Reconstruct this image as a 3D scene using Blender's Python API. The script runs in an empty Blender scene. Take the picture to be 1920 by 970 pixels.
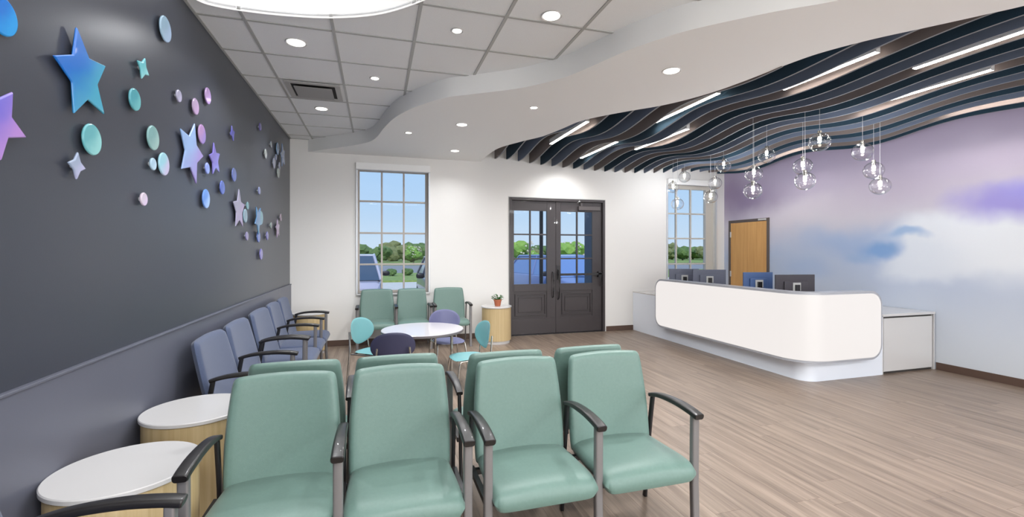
import bpy, bmesh, math, random
from math import sin, cos, pi, radians, sqrt, atan2
from mathutils import Vector, Matrix

random.seed(7)
SC = bpy.context.scene
COL = SC.collection

# ------------------------------------------------------------------ camera
YAW = 0.2887
cam_d = bpy.data.cameras.new('camera'); cam = bpy.data.objects.new('camera', cam_d); COL.objects.link(cam)
cam.location = (0, 0, 1.5); cam.rotation_euler = (pi / 2, 0, -YAW)
cam_d.sensor_width = 36; cam_d.lens = 856 / 1920 * 36; cam_d.shift_y = (471.3 - 485) / 1920
cam_d.clip_start = 0.05; cam_d.clip_end = 600
SC.camera = cam

# ------------------------------------------------------------------ world, sun, exposure
SC.view_settings.view_transform = 'Standard'; SC.view_settings.look = 'None'
SC.view_settings.gamma = 1; SC.view_settings.exposure = 1.02
try: SC.view_settings.use_curve_mapping = False
except Exception: pass
W = bpy.data.worlds.new('sky'); SC.world = W; W.use_nodes = True
nt = W.node_tree; nt.nodes.clear()
# clear blue sky paling towards the horizon
tcw = nt.nodes.new('ShaderNodeTexCoord'); spw = nt.nodes.new('ShaderNodeSeparateXYZ'); nt.links.new(tcw.outputs['Generated'], spw.inputs[0])
rw = nt.nodes.new('ShaderNodeValToRGB'); nt.links.new(spw.outputs[2], rw.inputs[0])
sky_stops = ((0, (.27, .27, .27)), (.002, (.60, .72, .84)), (.10, (.48, .66, .87)), (.3, (.34, .57, .88)), (1, (.16, .36, .72)))
while len(rw.color_ramp.elements) < len(sky_stops): rw.color_ramp.elements.new(.5)
for e_, (p_, c_) in zip(rw.color_ramp.elements, sky_stops): e_.position = p_; e_.color = c_ + (1,)
bg = nt.nodes.new('ShaderNodeBackground'); bg.inputs[1].default_value = .56
nt.links.new(rw.outputs[0], bg.inputs[0])
wo = nt.nodes.new('ShaderNodeOutputWorld')
nt.links.new(bg.outputs[0], wo.inputs[0])
sun_d = bpy.data.lights.new('sun', 'SUN'); sun_d.energy = 1.6; sun_d.angle = 0.01; sun_d.color = (1, .95, .88)
sun = bpy.data.objects.new('sun', sun_d); COL.objects.link(sun); sun.rotation_euler = (radians(42), 0, radians(-20))

def area(name, loc, sx, sy, power, col=(1, .97, .93), rot=(0, 0, 0)):
    d = bpy.data.lights.new(name, 'AREA'); d.shape = 'RECTANGLE'; d.size = sx; d.size_y = sy
    d.energy = power; d.color = col
    o = bpy.data.objects.new(name, d); COL.objects.link(o); o.location = loc; o.rotation_euler = rot
    return o
# added fill lights without fixtures, at ceiling height behind the camera
WHITE = (.97, .985, 1)
area('ceiling_fill', (0.6, -1.2, 3.2), 1.8, 1.2, 70, WHITE)
area('ceiling_fill', (4.6, -1.2, 3.0), 1.8, 1.2, 80, WHITE)
# added broad cool fill behind the camera; the wall there has no glazing
area('rear_fill', (2.8, -3.9, 1.5), 7.6, 2.4, 150, (.92, .97, 1), (pi / 2, 0, pi))

# ------------------------------------------------------------------ key numbers of the room
XL, XR, YB, YF = -1.276, 6.814, 7.707, -4.0
ZC, ZS, ZT = 3.234, 3.046, 3.56        # tile ceiling, soffit, deck over the baffles

# ------------------------------------------------------------------ materials
def s2l(c):
    return tuple(((v / 255) / 12.92 if v / 255 <= .04045 else ((v / 255 + .055) / 1.055) ** 2.4) for v in c[:3]) + (1,)
MATS = {}
def mat(name, rgb, rough=.5, metal=0, spec=.5, coat=0, emit=None, estr=0, noise=None, bump=None, alpha=1, sheen=0, trans=0):
    """noise=(scale,(rgb2),amount)  bump=(scale,strength)"""
    if name in MATS: return MATS[name]
    m = bpy.data.materials.new(name); m.use_nodes = True; N = m.node_tree; p = N.nodes['Principled BSDF']
    p.inputs['Base Color'].default_value = s2l(rgb); p.inputs['Roughness'].default_value = rough
    p.inputs['Metallic'].default_value = metal; p.inputs['Specular IOR Level'].default_value = spec
    p.inputs['Coat Weight'].default_value = coat; p.inputs['Sheen Weight'].default_value = sheen
    if emit: p.inputs['Emission Color'].default_value = s2l(emit); p.inputs['Emission Strength'].default_value = estr
    tc = N.nodes.new('ShaderNodeTexCoord')
    if noise:
        n = N.nodes.new('ShaderNodeTexNoise'); n.inputs['Scale'].default_value = noise[0]; n.inputs['Detail'].default_value = 5
        N.links.new(tc.outputs['Object'], n.inputs['Vector'])
        mx = N.nodes.new('ShaderNodeMix'); mx.data_type = 'RGBA'
        mr = N.nodes.new('ShaderNodeMapRange'); mr.inputs[1].default_value = .3; mr.inputs[2].default_value = .7
        mr.inputs[4].default_value = noise[2]
        N.links.new(n.outputs[0], mr.inputs[0]); N.links.new(mr.outputs[0], mx.inputs[0])
        mx.inputs[6].default_value = s2l(rgb); mx.inputs[7].default_value = s2l(noise[1])
        N.links.new(mx.outputs[2], p.inputs['Base Color'])
    if bump:
        n = N.nodes.new('ShaderNodeTexNoise'); n.inputs['Scale'].default_value = bump[0]; n.inputs['Detail'].default_value = 3
        N.links.new(tc.outputs['Object'], n.inputs['Vector'])
        b = N.nodes.new('ShaderNodeBump'); b.inputs['Strength'].default_value = bump[1]; b.inputs['Distance'].default_value = .002
        N.links.new(n.outputs[0], b.inputs['Height']); N.links.new(b.outputs[0], p.inputs['Normal'])
    MATS[name] = m; return m

def glass_mat(name, tint=(1, 1, 1, 1), refl=.06, rough=0.0, edge=.35, power=3.5):
    m = bpy.data.materials.new(name); m.use_nodes = True; N = m.node_tree; N.nodes.clear()
    t = N.nodes.new('ShaderNodeBsdfTransparent'); t.inputs[0].default_value = tint
    g = N.nodes.new('ShaderNodeBsdfGlossy'); g.inputs['Roughness'].default_value = rough
    lw = N.nodes.new('ShaderNodeLayerWeight'); lw.inputs[0].default_value = edge
    mr = N.nodes.new('ShaderNodeMapRange'); mr.inputs[3].default_value = refl; mr.inputs[4].default_value = .9
    mx = N.nodes.new('ShaderNodeMixShader'); o = N.nodes.new('ShaderNodeOutputMaterial')
    N.links.new(lw.outputs['Facing'], mr.inputs[0])
    pw = N.nodes.new('ShaderNodeMath'); pw.operation = 'POWER'; pw.inputs[1].default_value = power
    N.links.new(lw.outputs['Facing'], pw.inputs[0]); N.links.new(pw.outputs[0], mr.inputs[0])
    N.links.new(mr.outputs[0], mx.inputs[0]); N.links.new(t.outputs[0], mx.inputs[1]); N.links.new(g.outputs[0], mx.inputs[2])
    N.links.new(mx.outputs[0], o.inputs[0]); return m

def wood_mat(name, c1, c2, axis='Z', scale=1.0, rough=.45, rand=0.0, streak=22):
    m = bpy.data.materials.new(name); m.use_nodes = True; N = m.node_tree; p = N.nodes['Principled BSDF']
    p.inputs['Roughness'].default_value = rough
    tc = N.nodes.new('ShaderNodeTexCoord'); mp = N.nodes.new('ShaderNodeMapping')
    sc = [streak * scale] * 3; sc['XYZ'.index(axis)] = 1.1 * scale
    mp.inputs['Scale'].default_value = sc
    geo = N.nodes.new('ShaderNodeNewGeometry')
    N.links.new(geo.outputs['Position'], mp.inputs['Vector'])
    oi = N.nodes.new('ShaderNodeObjectInfo')
    add = N.nodes.new('ShaderNodeVectorMath'); add.operation = 'MULTIPLY_ADD'
    cr = N.nodes.new('ShaderNodeCombineXYZ')
    for i in range(3): N.links.new(oi.outputs['Random'], cr.inputs[i])
    add.inputs[1].default_value = (37, 53, 29) if rand else (0, 0, 0)
    N.links.new(cr.outputs[0], add.inputs[0]); N.links.new(mp.outputs[0], add.inputs[2])
    n = N.nodes.new('ShaderNodeTexNoise'); n.inputs['Scale'].default_value = 1.0; n.inputs['Detail'].default_value = 7; n.inputs['Roughness'].default_value = .62
    N.links.new(add.outputs[0], n.inputs['Vector'])
    r = N.nodes.new('ShaderNodeValToRGB'); r.color_ramp.elements[0].position = .34; r.color_ramp.elements[1].position = .66
    r.color_ramp.elements[0].color = s2l(c1); r.color_ramp.elements[1].color = s2l(c2)
    N.links.new(n.outputs[0], r.inputs[0])
    if rand:
        hs = N.nodes.new('ShaderNodeHueSaturation')
        mr = N.nodes.new('ShaderNodeMapRange'); mr.inputs[3].default_value = 1 - rand; mr.inputs[4].default_value = 1 + rand
        N.links.new(oi.outputs['Random'], mr.inputs[0]); N.links.new(mr.outputs[0], hs.inputs['Value'])
        N.links.new(r.outputs[0], hs.inputs['Color']); N.links.new(hs.outputs[0], p.inputs['Base Color'])
    else: N.links.new(r.outputs[0], p.inputs['Base Color'])
    b = N.nodes.new('ShaderNodeBump'); b.inputs['Strength'].default_value = .08; b.inputs['Distance'].default_value = .001
    N.links.new(n.outputs[0], b.inputs['Height']); N.links.new(b.outputs[0], p.inputs['Normal'])
    MATS[name] = m; return m

def grad_mat(name, c1, c2, rough=.22):
    """iridescent acrylic: two tones blended across the plaque by its own object coordinates"""
    key = name
    if key in MATS: return MATS[key]
    m = bpy.data.materials.new(name); m.use_nodes = True; N = m.node_tree; p = N.nodes['Principled BSDF']
    p.inputs['Roughness'].default_value = rough; p.inputs['Coat Weight'].default_value = .4
    tc = N.nodes.new('ShaderNodeTexCoord'); sp = N.nodes.new('ShaderNodeSeparateXYZ'); N.links.new(tc.outputs['Generated'], sp.inputs[0])
    n = N.nodes.new('ShaderNodeTexNoise'); n.inputs['Scale'].default_value = 1.3; N.links.new(tc.outputs['Generated'], n.inputs['Vector'])
    a = N.nodes.new('ShaderNodeMath'); a.operation = 'ADD'
    b = N.nodes.new('ShaderNodeMath'); b.operation = 'MULTIPLY_ADD'; b.inputs[1].default_value = -.5
    N.links.new(sp.outputs[2], b.inputs[0]); N.links.new(sp.outputs[1], b.inputs[2])
    N.links.new(b.outputs[0], a.inputs[0]); N.links.new(n.outputs[0], a.inputs[1])
    mr = N.nodes.new('ShaderNodeMapRange'); mr.inputs[1].default_value = .35; mr.inputs[2].default_value = 1.15; mr.interpolation_type = 'SMOOTHSTEP'
    N.links.new(a.outputs[0], mr.inputs[0])
    mx = N.nodes.new('ShaderNodeMix'); mx.data_type = 'RGBA'; mx.inputs[6].default_value = s2l(c1); mx.inputs[7].default_value = s2l(c2)
    N.links.new(mr.outputs[0], mx.inputs[0]); N.links.new(mx.outputs[2], p.inputs['Base Color'])
    MATS[key] = m; return m

# ------------------------------------------------------------------ mesh helpers
class MB:
    def __init__(s): s.v = []; s.f = []
    def add(s, vs, fs):
        k = len(s.v); s.v += [tuple(v) for v in vs]; s.f += [tuple(i + k for i in f) for f in fs]; return s
    def box(s, x0, x1, y0, y1, z0, z1):
        return s.add([(x0, y0, z0), (x1, y0, z0), (x1, y1, z0), (x0, y1, z0), (x0, y0, z1), (x1, y0, z1), (x1, y1, z1), (x0, y1, z1)],
                     [(0, 3, 2, 1), (4, 5, 6, 7), (0, 1, 5, 4), (1, 2, 6, 5), (2, 3, 7, 6), (3, 0, 4, 7)])
    def prism(s, poly, z0, z1, axis='z'):
        n = len(poly)
        if axis == 'z': vs = [(x, y, z0) for x, y in poly] + [(x, y, z1) for x, y in poly]
        elif axis == 'x': vs = [(z0, x, y) for x, y in poly] + [(z1, x, y) for x, y in poly]
        else: vs = [(x, z0, y) for x, y in poly] + [(x, z1, y) for x, y in poly]
        fs = [tuple(range(n))[::-1], tuple(range(n, 2 * n))] + [(i, (i + 1) % n, n + (i + 1) % n, n + i) for i in range(n)]
        return s.add(vs, fs)
    def sweep(s, path, prof, up=(0, 0, 1), scales=None):
        """path: points; prof: closed 2-D profile (side, up) swept along it"""
        P = [Vector(p) for p in path]; n = len(prof); up = Vector(up); vs = []
        for i, p in enumerate(P):
            t = (P[min(i + 1, len(P) - 1)] - P[max(i - 1, 0)]).normalized()
            side = t.cross(up)
            if side.length < 1e-4: side = t.cross(Vector((0, 1, 0)))
            side.normalize(); u2 = side.cross(t).normalized()
            k = scales[i] if scales else 1
            vs += [tuple(p + side * a * k + u2 * b * k) for a, b in prof]
        m = len(P); fs = []
        for i in range(m - 1):
            for j in range(n):
                fs.append((i * n + j, i * n + (j + 1) % n, (i + 1) * n + (j + 1) % n, (i + 1) * n + j))
        fs.append(tuple(range(n))[::-1]); fs.append(tuple((m - 1) * n + j for j in range(n)))
        return s.add(vs, fs)
    def tube(s, path, r, n=10, scales=None):
        return s.sweep(path, [(r * cos(2 * pi * j / n), r * sin(2 * pi * j / n)) for j in range(n)], scales=scales)
    def lathe(s, prof, c=(0, 0, 0), n=32, cap=True):
        vs = []; m = len(prof)
        for i in range(n):
            a = 2 * pi * i / n
            vs += [(c[0] + r * cos(a), c[1] + r * sin(a), c[2] + z) for r, z in prof]
        fs = []
        for i in range(n):
            k = (i + 1) % n
            for j in range(m - 1):
                fs.append((i * m + j, k * m + j, k * m + j + 1, i * m + j + 1))
        if cap:
            if prof[0][0] > 1e-5: fs.append(tuple(i * m for i in range(n))[::-1])
            if prof[-1][0] > 1e-5: fs.append(tuple(i * m + m - 1 for i in range(n)))
        return s.add(vs, fs)
    def pillow(s, fn, n=14, e=5.0, p=5.0, q=2.4):
        """closed cushion: fn(u, v, t) -> xyz with u,v in the superellipse, t=+-thickness factor"""
        def g(i): return sin(pi / 2 * (2 * i / n - 1)) * .6 + (2 * i / n - 1) * .4
        idx = {}; vs = []; fs = []
        for side in (1, -1):
            for i in range(n + 1):
                for j in range(n + 1):
                    u, v = g(i), g(j); m_ = max(abs(u), abs(v))
                    if m_ > 1e-6:
                        k = 1 / ((abs(u / m_) ** e + abs(v / m_) ** e) ** (1 / e)); x, y = u * k, v * k
                    else: x = y = 0
                    rim = i in (0, n) or j in (0, n)
                    key = (0 if rim else side, i, j)
                    if key not in idx:
                        t = (max(0, 1 - m_ ** p)) ** (1 / q) * side
                        idx[key] = len(vs); vs.append(fn(x, y, t))
            for i in range(n):
                for j in range(n):
                    a = [idx[(0 if (ii in (0, n) or jj in (0, n)) else side, ii, jj)] for ii, jj in ((i, j), (i + 1, j), (i + 1, j + 1), (i, j + 1))]
                    fs.append(tuple(a) if side == 1 else tuple(a[::-1]))
        return s.add(vs, fs)
    def build(s, name, m, parent=None, smooth=40, bevel=0, seg=2, fix=True):
        me = bpy.data.meshes.new(name); me.from_pydata(s.v, [], s.f)
        if fix:
            bm = bmesh.new(); bm.from_mesh(me); bmesh.ops.recalc_face_normals(bm, faces=bm.faces)
            bm.to_mesh(me); bm.free()
        if smooth:
            for p in me.polygons: p.use_smooth = True
            me.set_sharp_from_angle(angle=radians(smooth))
        if isinstance(m, str): m = MATS[m]
        me.materials.append(m)
        o = bpy.data.objects.new(name, me); COL.objects.link(o)
        if parent is not None: o.parent = parent
        if bevel:
            b = o.modifiers.new('bevel', 'BEVEL'); b.width = bevel; b.segments = seg; b.limit_method = 'ANGLE'; b.angle_limit = radians(50)
        return o

def thing(name, label, cat, loc=(0, 0, 0), rz=0, group=None):
    o = bpy.data.objects.new(name, None); COL.objects.link(o); o.empty_display_size = .1
    o.location = loc; o.rotation_euler = (0, 0, rz); tag(o, label, cat, group); return o
def tag(o, label, cat, group=None):
    o['label'] = label; o['category'] = cat
    if group: o['group'] = group
    return o
def struct(o): o['kind'] = 'structure'; return o
def empty_struct(name, loc=(0, 0, 0)):
    o = bpy.data.objects.new(name, None); COL.objects.link(o); o.location = loc; return struct(o)
def dup(root, loc=None, rz=None, label=None, group=None):
    r = root.copy(); COL.objects.link(r)
    if loc is not None: r.location = loc
    if rz is not None: r.rotation_euler = (0, 0, rz)
    if label: r['label'] = label
    if group: r['group'] = group
    for ch in list(root.children):
        c = ch.copy(); COL.objects.link(c); c.parent = r
        for g in ch.children:
            d = g.copy(); COL.objects.link(d); d.parent = c
    return r
def rrect(w, h, r, n=3):
    pts = []
    for cx, cy, a0 in ((w / 2 - r, h / 2 - r, 0), (-w / 2 + r, h / 2 - r, 90), (-w / 2 + r, -h / 2 + r, 180), (w / 2 - r, -h / 2 + r, 270)):
        for i in range(n + 1):
            a = radians(a0 + 90 * i / n); pts.append((cx + r * cos(a), cy + r * sin(a)))
    return pts
def catmull(pts, k=8):
    P = [Vector(p) for p in pts]; P = [P[0] * 2 - P[1]] + P + [P[-1] * 2 - P[-2]]; out = []
    for i in range(1, len(P) - 2):
        for j in range(k):
            t = j / k; a, b, c, d = P[i - 1:i + 3]
            out.append(.5 * ((2 * b) + (c - a) * t + (2 * a - 5 * b + 4 * c - d) * t * t + (3 * b - a - 3 * c + d) * t ** 3))
    out.append(P[-2]); return out
def interp(curve, y):
    """x of a curve [(x,y)..] at given y (y decreasing along the curve)"""
    for (x0, y0), (x1, y1) in zip(curve, curve[1:]):
        if min(y0, y1) <= y <= max(y0, y1) and abs(y1 - y0) > 1e-9:
            return x0 + (x1 - x0) * (y - y0) / (y1 - y0)
    return curve[0][0] if y > curve[0][1] else curve[-1][0]
def ordinal(n):
    w = ['first', 'second', 'third', 'fourth', 'fifth', 'sixth', 'seventh', 'eighth', 'ninth', 'tenth', 'eleventh', 'twelfth', 'thirteenth',
         'fourteenth', 'fifteenth', 'sixteenth', 'seventeenth', 'eighteenth', 'nineteenth', 'twentieth', 'twenty-first', 'twenty-second', 'twenty-third']
    return w[n]

# materials used everywhere
mat('white_paint', (229, 227, 224), .6, bump=(90, .05))
mat('ceiling_white', (214, 213, 211), .8)
mat('soffit_white', (240, 240, 239), .7, bump=(60, .03))
mat('tile_white', (242, 243, 244), .95, noise=(140, (230, 231, 233), .5), bump=(220, .35))
mat('grid_grey', (178, 178, 176), .5)
mat('dark_wall', (60, 63, 72), .32, noise=(1.2, (57, 60, 70), .6), bump=(140, .06))
mat('wainscot_paint', (94, 96, 108), .38, noise=(1.5, (90, 93, 106), .6), bump=(140, .06))
mat('baseboard_brown', (86, 66, 56), .5)
mat('deck_grey', (120, 122, 126), .9)
mat('felt_brown', (124, 113, 109), .95, noise=(160, (122, 112, 108), .6), bump=(300, .3))
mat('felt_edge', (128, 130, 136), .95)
mat('felt_teal', (32, 58, 76), .95, noise=(160, (44, 70, 86), .6), bump=(300, .3))
mat('felt_slate', (108, 120, 142), .95, noise=(160, (110, 120, 138), .6), bump=(300, .3))
mat('frame_taupe', (176, 168, 160), .5)
mat('frame_light', (196, 192, 184), .45)
mat('alu', (205, 208, 212), .35, metal=.4)
mat('door_dark', (54, 48, 50), .42, coat=.15)
mat('black_metal', (30, 29, 31), .35)
mat('arm_black', (26, 23, 23), .36, coat=.12)
mat('leg_grey', (124, 121, 121), .38, metal=.35)
mat('chrome', (190, 186, 178), .22, metal=.9)
mat('white_gloss', (204, 202, 201), .22, coat=.3)
mat('panel_rim', (164, 166, 173), .3, coat=.2)
mat('desk_white', (232, 237, 246), .3, coat=.2)
mat('reveal_dark', (60, 56, 54), .6)
mat('vinyl_green', (101, 128, 119), .42, noise=(70, (94, 121, 113), .6), bump=(420, .22), sheen=.1)
mat('fabric_blue', (58, 70, 98), .85, noise=(260, (78, 88, 114), .7), bump=(420, .5), sheen=.2)
mat('fabric_fleck', (112, 120, 138), .9, noise=(320, (70, 82, 108), .9), bump=(420, .5))
mat('plastic_cyan', (112, 166, 170), .35)
mat('plastic_navy', (62, 62, 88), .4)
mat('plastic_violet', (96, 98, 134), .4)
mat('terracotta', (172, 98, 68), .8)
mat('leaf_green', (66, 118, 58), .5)
mat('soil', (60, 46, 38), .95)
mat('monitor_dark', (58, 54, 60), .5)
mat('monitor_blue', (62, 86, 130), .45)
mat('monitor_grey', (84, 88, 104), .5)
mat('lens_lit', (255, 255, 255), .5, emit=(255, 250, 242), estr=2.2)
mat('bar_lit', (255, 255, 255), .5, emit=(255, 246, 236), estr=17.0)
mat('cove_lit', (255, 255, 255), .5, emit=(252, 253, 255), estr=1.1)
mat('cove_white', (206, 204, 202), .7)
mat('bulb_lit', (255, 255, 255), .5, emit=(255, 244, 225), estr=9.0)
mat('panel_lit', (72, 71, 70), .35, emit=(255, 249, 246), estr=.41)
MATS['pane_glass'] = glass_mat('pane_glass', (.93, .95, .97, 1), .002, edge=.5, power=5)
MATS['globe_glass'] = glass_mat('globe_glass', (.97, .975, .98, 1), .05, edge=.5, power=1.8)
wood_mat('oak', (184, 160, 116), (202, 180, 138), 'Z', 1.0, .5, streak=40)
wood_mat('door_wood', (208, 154, 90), (224, 174, 108), 'Z', 1.0, .45, streak=26)
wood_mat('plank_wood', (110, 95, 83), (151, 133, 118), 'Y', 1.0, .36, rand=.06, streak=24)

# ================================================================== FLOOR (planks run towards the back wall)
floor = MB().box(XL - .15, XR + .15, YF - .1, YB + .2, -.12, -.004).build('floor', mat('subfloor', (120, 104, 92), .6), smooth=0); struct(floor)
PW, PL = .184, 1.22
far_pl = MB(); n_pl = 0; row = 0
x = XL
protos = {}
while x < XR - .01:
    x1 = min(x + PW, XR); y = YF - random.random() * PL
    while y < YB:
        y0, y1 = max(y, YF), min(y + PL, YB)
        if y1 - y0 > .02:
            g = .0005
            if y1 < 1.9:
                far_pl.box(x + g, x1 - g, y0 + g, y1 - g, -.004, 0)
            else:
                key = (round(x1 - x, 3), round(y1 - y0, 3))
                if key in protos:
                    o = protos[key].copy(); COL.objects.link(o)
                else:
                    o = MB().box(g, x1 - x - g, g, y1 - y0 - g, -.004, 0).build('plank', 'plank_wood', floor, smooth=0); protos[key] = o
                o.parent = floor; o.location = (x, y0, 0); n_pl += 1
        y += PL
    x += PW
o = far_pl.build('plank_field', 'plank_wood', floor, smooth=0); o['kind'] = 'stuff'

# ================================================================== WALLS
def wall_holes(x0, x1, z0, z1, holes, y0, y1):
    """wall slab in the xz plane with rectangular holes (hx0,hx1,hz0,hz1)"""
    xs = sorted({x0, x1} | {h[0] for h in holes} | {h[1] for h in holes}); zs = sorted({z0, z1} | {h[2] for h in holes} | {h[3] for h in holes})
    m = MB()
    for a, b in zip(xs, xs[1:]):
        run = None
        for c, d in zip(zs, zs[1:]):
            cx, cz = (a + b) / 2, (c + d) / 2
            solid = not any(h[0] < cx < h[1] and h[2] < cz < h[3] for h in holes)
            if solid and run is None: run = [c, d]
            elif solid: run[1] = d
            if (not solid or d == zs[-1]) and run:
                m.box(a, b, y0, y1, run[0], run[1]); run = None
    return m
W1 = (-.30, .845, .82, 2.86); D1 = (2.235, 4.10, 0, 2.452); W2 = (5.45, 6.60, .82, 2.86)
struct(wall_holes(XL - .15, XR + .15, -.12, ZT + .1, [W1, D1, W2], YB, YB + .22).build('wall_back', 'white_paint', smooth=0))
wl = struct(MB().box(XL - .15, XL, YF - .1, YB, -.12, ZT + .1).build('wall_left', 'dark_wall', smooth=0))
MB().box(XL, XL + .018, YF, YB, 0, .985).build('wainscot', 'wainscot_paint', wl, smooth=0)
MB().box(XL, XL + .026, YF, YB, .985, .997).build('ledge', 'wainscot_paint', wl, smooth=0, bevel=.003)
struct(MB().box(XL - .15, XR + .15, YF - .25, YF, -.12, ZT + .1).build('wall_front', 'white_paint', smooth=0))

def mural_material():
    m = bpy.data.materials.new('mural_sky'); m.use_nodes = True; N = m.node_tree; p = N.nodes['Principled BSDF']
    p.inputs['Roughness'].default_value = .45
    L = N.links.new
    tc = N.nodes.new('ShaderNodeTexCoord')
    n = N.nodes.new('ShaderNodeTexNoise'); n.inputs['Scale'].default_value = .9; n.inputs['Detail'].default_value = 4; n.inputs['Roughness'].default_value = .5
    L(tc.outputs['Object'], n.inputs['Vector'])
    sub = N.nodes.new('ShaderNodeVectorMath'); sub.operation = 'SUBTRACT'; sub.inputs[1].default_value = (.5, .5, .5); L(n.outputs['Color'], sub.inputs[0])
    ma = N.nodes.new('ShaderNodeVectorMath'); ma.operation = 'MULTIPLY_ADD'; ma.inputs[1].default_value = (0, .95, .6)
    L(sub.outputs[0], ma.inputs[0]); L(tc.outputs['Object'], ma.inputs[2])
    sep = N.nodes.new('ShaderNodeSeparateXYZ'); L(ma.outputs[0], sep.inputs[0])
    ramp = N.nodes.new('ShaderNodeValToRGB'); mr = N.nodes.new('ShaderNodeMapRange'); mr.inputs[1].default_value = 0; mr.inputs[2].default_value = 3.4
    L(sep.outputs[2], mr.inputs[0]); L(mr.outputs[0], ramp.inputs[0])
    e = ramp.color_ramp.elements; e[0].color = s2l((205, 210, 216)); e[0].position = 0; e[1].color = s2l((176, 164, 190)); e[1].position = .92
    for pos, c in ((.22, (196, 204, 218)), (.42, (184, 196, 220)), (.58, (206, 202, 214)), (.74, (188, 178, 200))):
        q = e.new(pos); q.color = s2l(c)
    cur = ramp.outputs[0]
    # (y, z, ry, rz, colour, strength, hardness)
    blobs = [(7.3, 2.55, 1.1, .42, (146, 128, 160), .85, .1), (5.9, 2.15, 1.3, .28, (216, 208, 218), .7, .2),
             (5.0, 1.62, 1.0, .22, (160, 182, 218), .8, .15), (5.9, 1.20, .5, .2, (160, 184, 222), .5, .1),
             (4.6, 2.3, 1.2, .35, (196, 184, 204), .6, .1),
             (3.68, 1.60, .95, .36, (228, 232, 240), 1, .72), (4.2, 1.40, .5, .26, (222, 228, 238), .9, .6), (2.95, 1.45, .9, .45, (230, 234, 240), .9, .4),
             (4.72, 1.56, .26, .10, (126, 164, 214), .95, .25), (4.42, 1.70, .32, .06, (142, 176, 218), .8, .3), (4.95, 1.46, .22, .08, (150, 178, 216), .6, .2),
             (3.25, 2.06, .62, .22, (150, 140, 214), .95, .3), (3.0, 2.15, .35, .16, (150, 146, 226), .7, .2),
             (3.2, 2.6, .9, .25, (198, 188, 210), .6, .2), (6.9, 1.72, .6, .25, (206, 200, 214), .6, .1)]
    for (y, z, ry, rz, c, st, hd) in blobs:
        s_ = N.nodes.new('ShaderNodeVectorMath'); s_.operation = 'SUBTRACT'; s_.inputs[1].default_value = (XR, y, z); L(ma.outputs[0], s_.inputs[0])
        d_ = N.nodes.new('ShaderNodeVectorMath'); d_.operation = 'MULTIPLY'; d_.inputs[1].default_value = (0, 1 / ry, 1 / rz); L(s_.outputs[0], d_.inputs[0])
        l_ = N.nodes.new('ShaderNodeVectorMath'); l_.operation = 'LENGTH'; L(d_.outputs[0], l_.inputs[0])
        r_ = N.nodes.new('ShaderNodeMapRange'); r_.interpolation_type = 'SMOOTHSTEP'
        r_.inputs[1].default_value = hd; r_.inputs[2].default_value = 1.35; r_.inputs[3].default_value = st; r_.inputs[4].default_value = 0
        L(l_.outputs['Value'], r_.inputs[0])
        mx = N.nodes.new('ShaderNodeMix'); mx.data_type = 'RGBA'; L(r_.outputs[0], mx.inputs[0]); L(cur, mx.inputs[6]); mx.inputs[7].default_value = s2l(c)
        cur = mx.outputs[2]
    L(cur, p.inputs['Base Color']); MATS['mural_sky'] = m
mural_material()
struct(MB().box(XR, XR + .15, YF - .1, YB, -.12, ZT + .1).build('wall_right', 'mural_sky', smooth=0))

BH = .092
struct(MB().box(D1[1] + .03, 4.70, YB - .012, YB, 0, BH).box(XL, D1[0] - .03, YB - .012, YB, 0, BH).build('baseboard_back', 'baseboard_brown', smooth=0, bevel=.002))
struct(MB().box(XL + .018, XL + .03, YF, YB - .012, 0, BH).build('baseboard_left', 'baseboard_brown', smooth=0, bevel=.002))
struct(MB().box(XR - .012, XR, YF, 4.02, 0, BH).build('baseboard_right', 'baseboard_brown', smooth=0, bevel=.002))

# ================================================================== CEILING
fas = [(-1.02, 7.72), (-.80, 7.50), (-.52, 7.24), (-.26, 6.98), (-.09, 6.74), (.01, 6.42), (.09, 5.95), (.19, 5.50), (.31, 5.17), (.45, 4.90), (.66, 4.60), (.90, 4.42),
       (1.24, 4.18), (1.43, 3.99), (1.62, 3.72), (1.74, 3.42), (1.85, 3.12), (1.98, 2.88), (2.12, 2.68), (2.44, 2.36), (2.77, 2.08), (3.0, 1.7), (3.1, 1.1), (3.1, 0), (3.1, -2), (3.1, YF)]
FAS = [(p.x, p.y) for p in catmull([(a, b, 0) for a, b in fas], 5)]
opn = [(1.73, YB), (1.715, 7.2), (1.76, 6.62), (1.95, 6.15), (2.14, 5.78), (2.24, 5.38), (2.32, 4.98), (2.47, 4.72), (2.68, 4.45), (2.91, 4.18), (3.06, 3.90), (3.15, 3.64),
       (3.21, 3.34), (3.27, 2.92), (3.33, 2.70), (3.47, 2.44), (3.65, 2.20), (3.81, 1.98), (3.93, 1.80), (4.1, 1.4), (4.4, 1.0), (4.9, .8), (5.6, .72), (XR, .7)]
OPN = [(p.x, p.y) for p in catmull([(a, b, 0) for a, b in opn], 5)]
ceiling = struct(MB().box(XL - .15, XR + .15, YF - .1, YB + .2, ZT, ZT + .12).build('ceiling', 'deck_grey', smooth=0))

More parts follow.
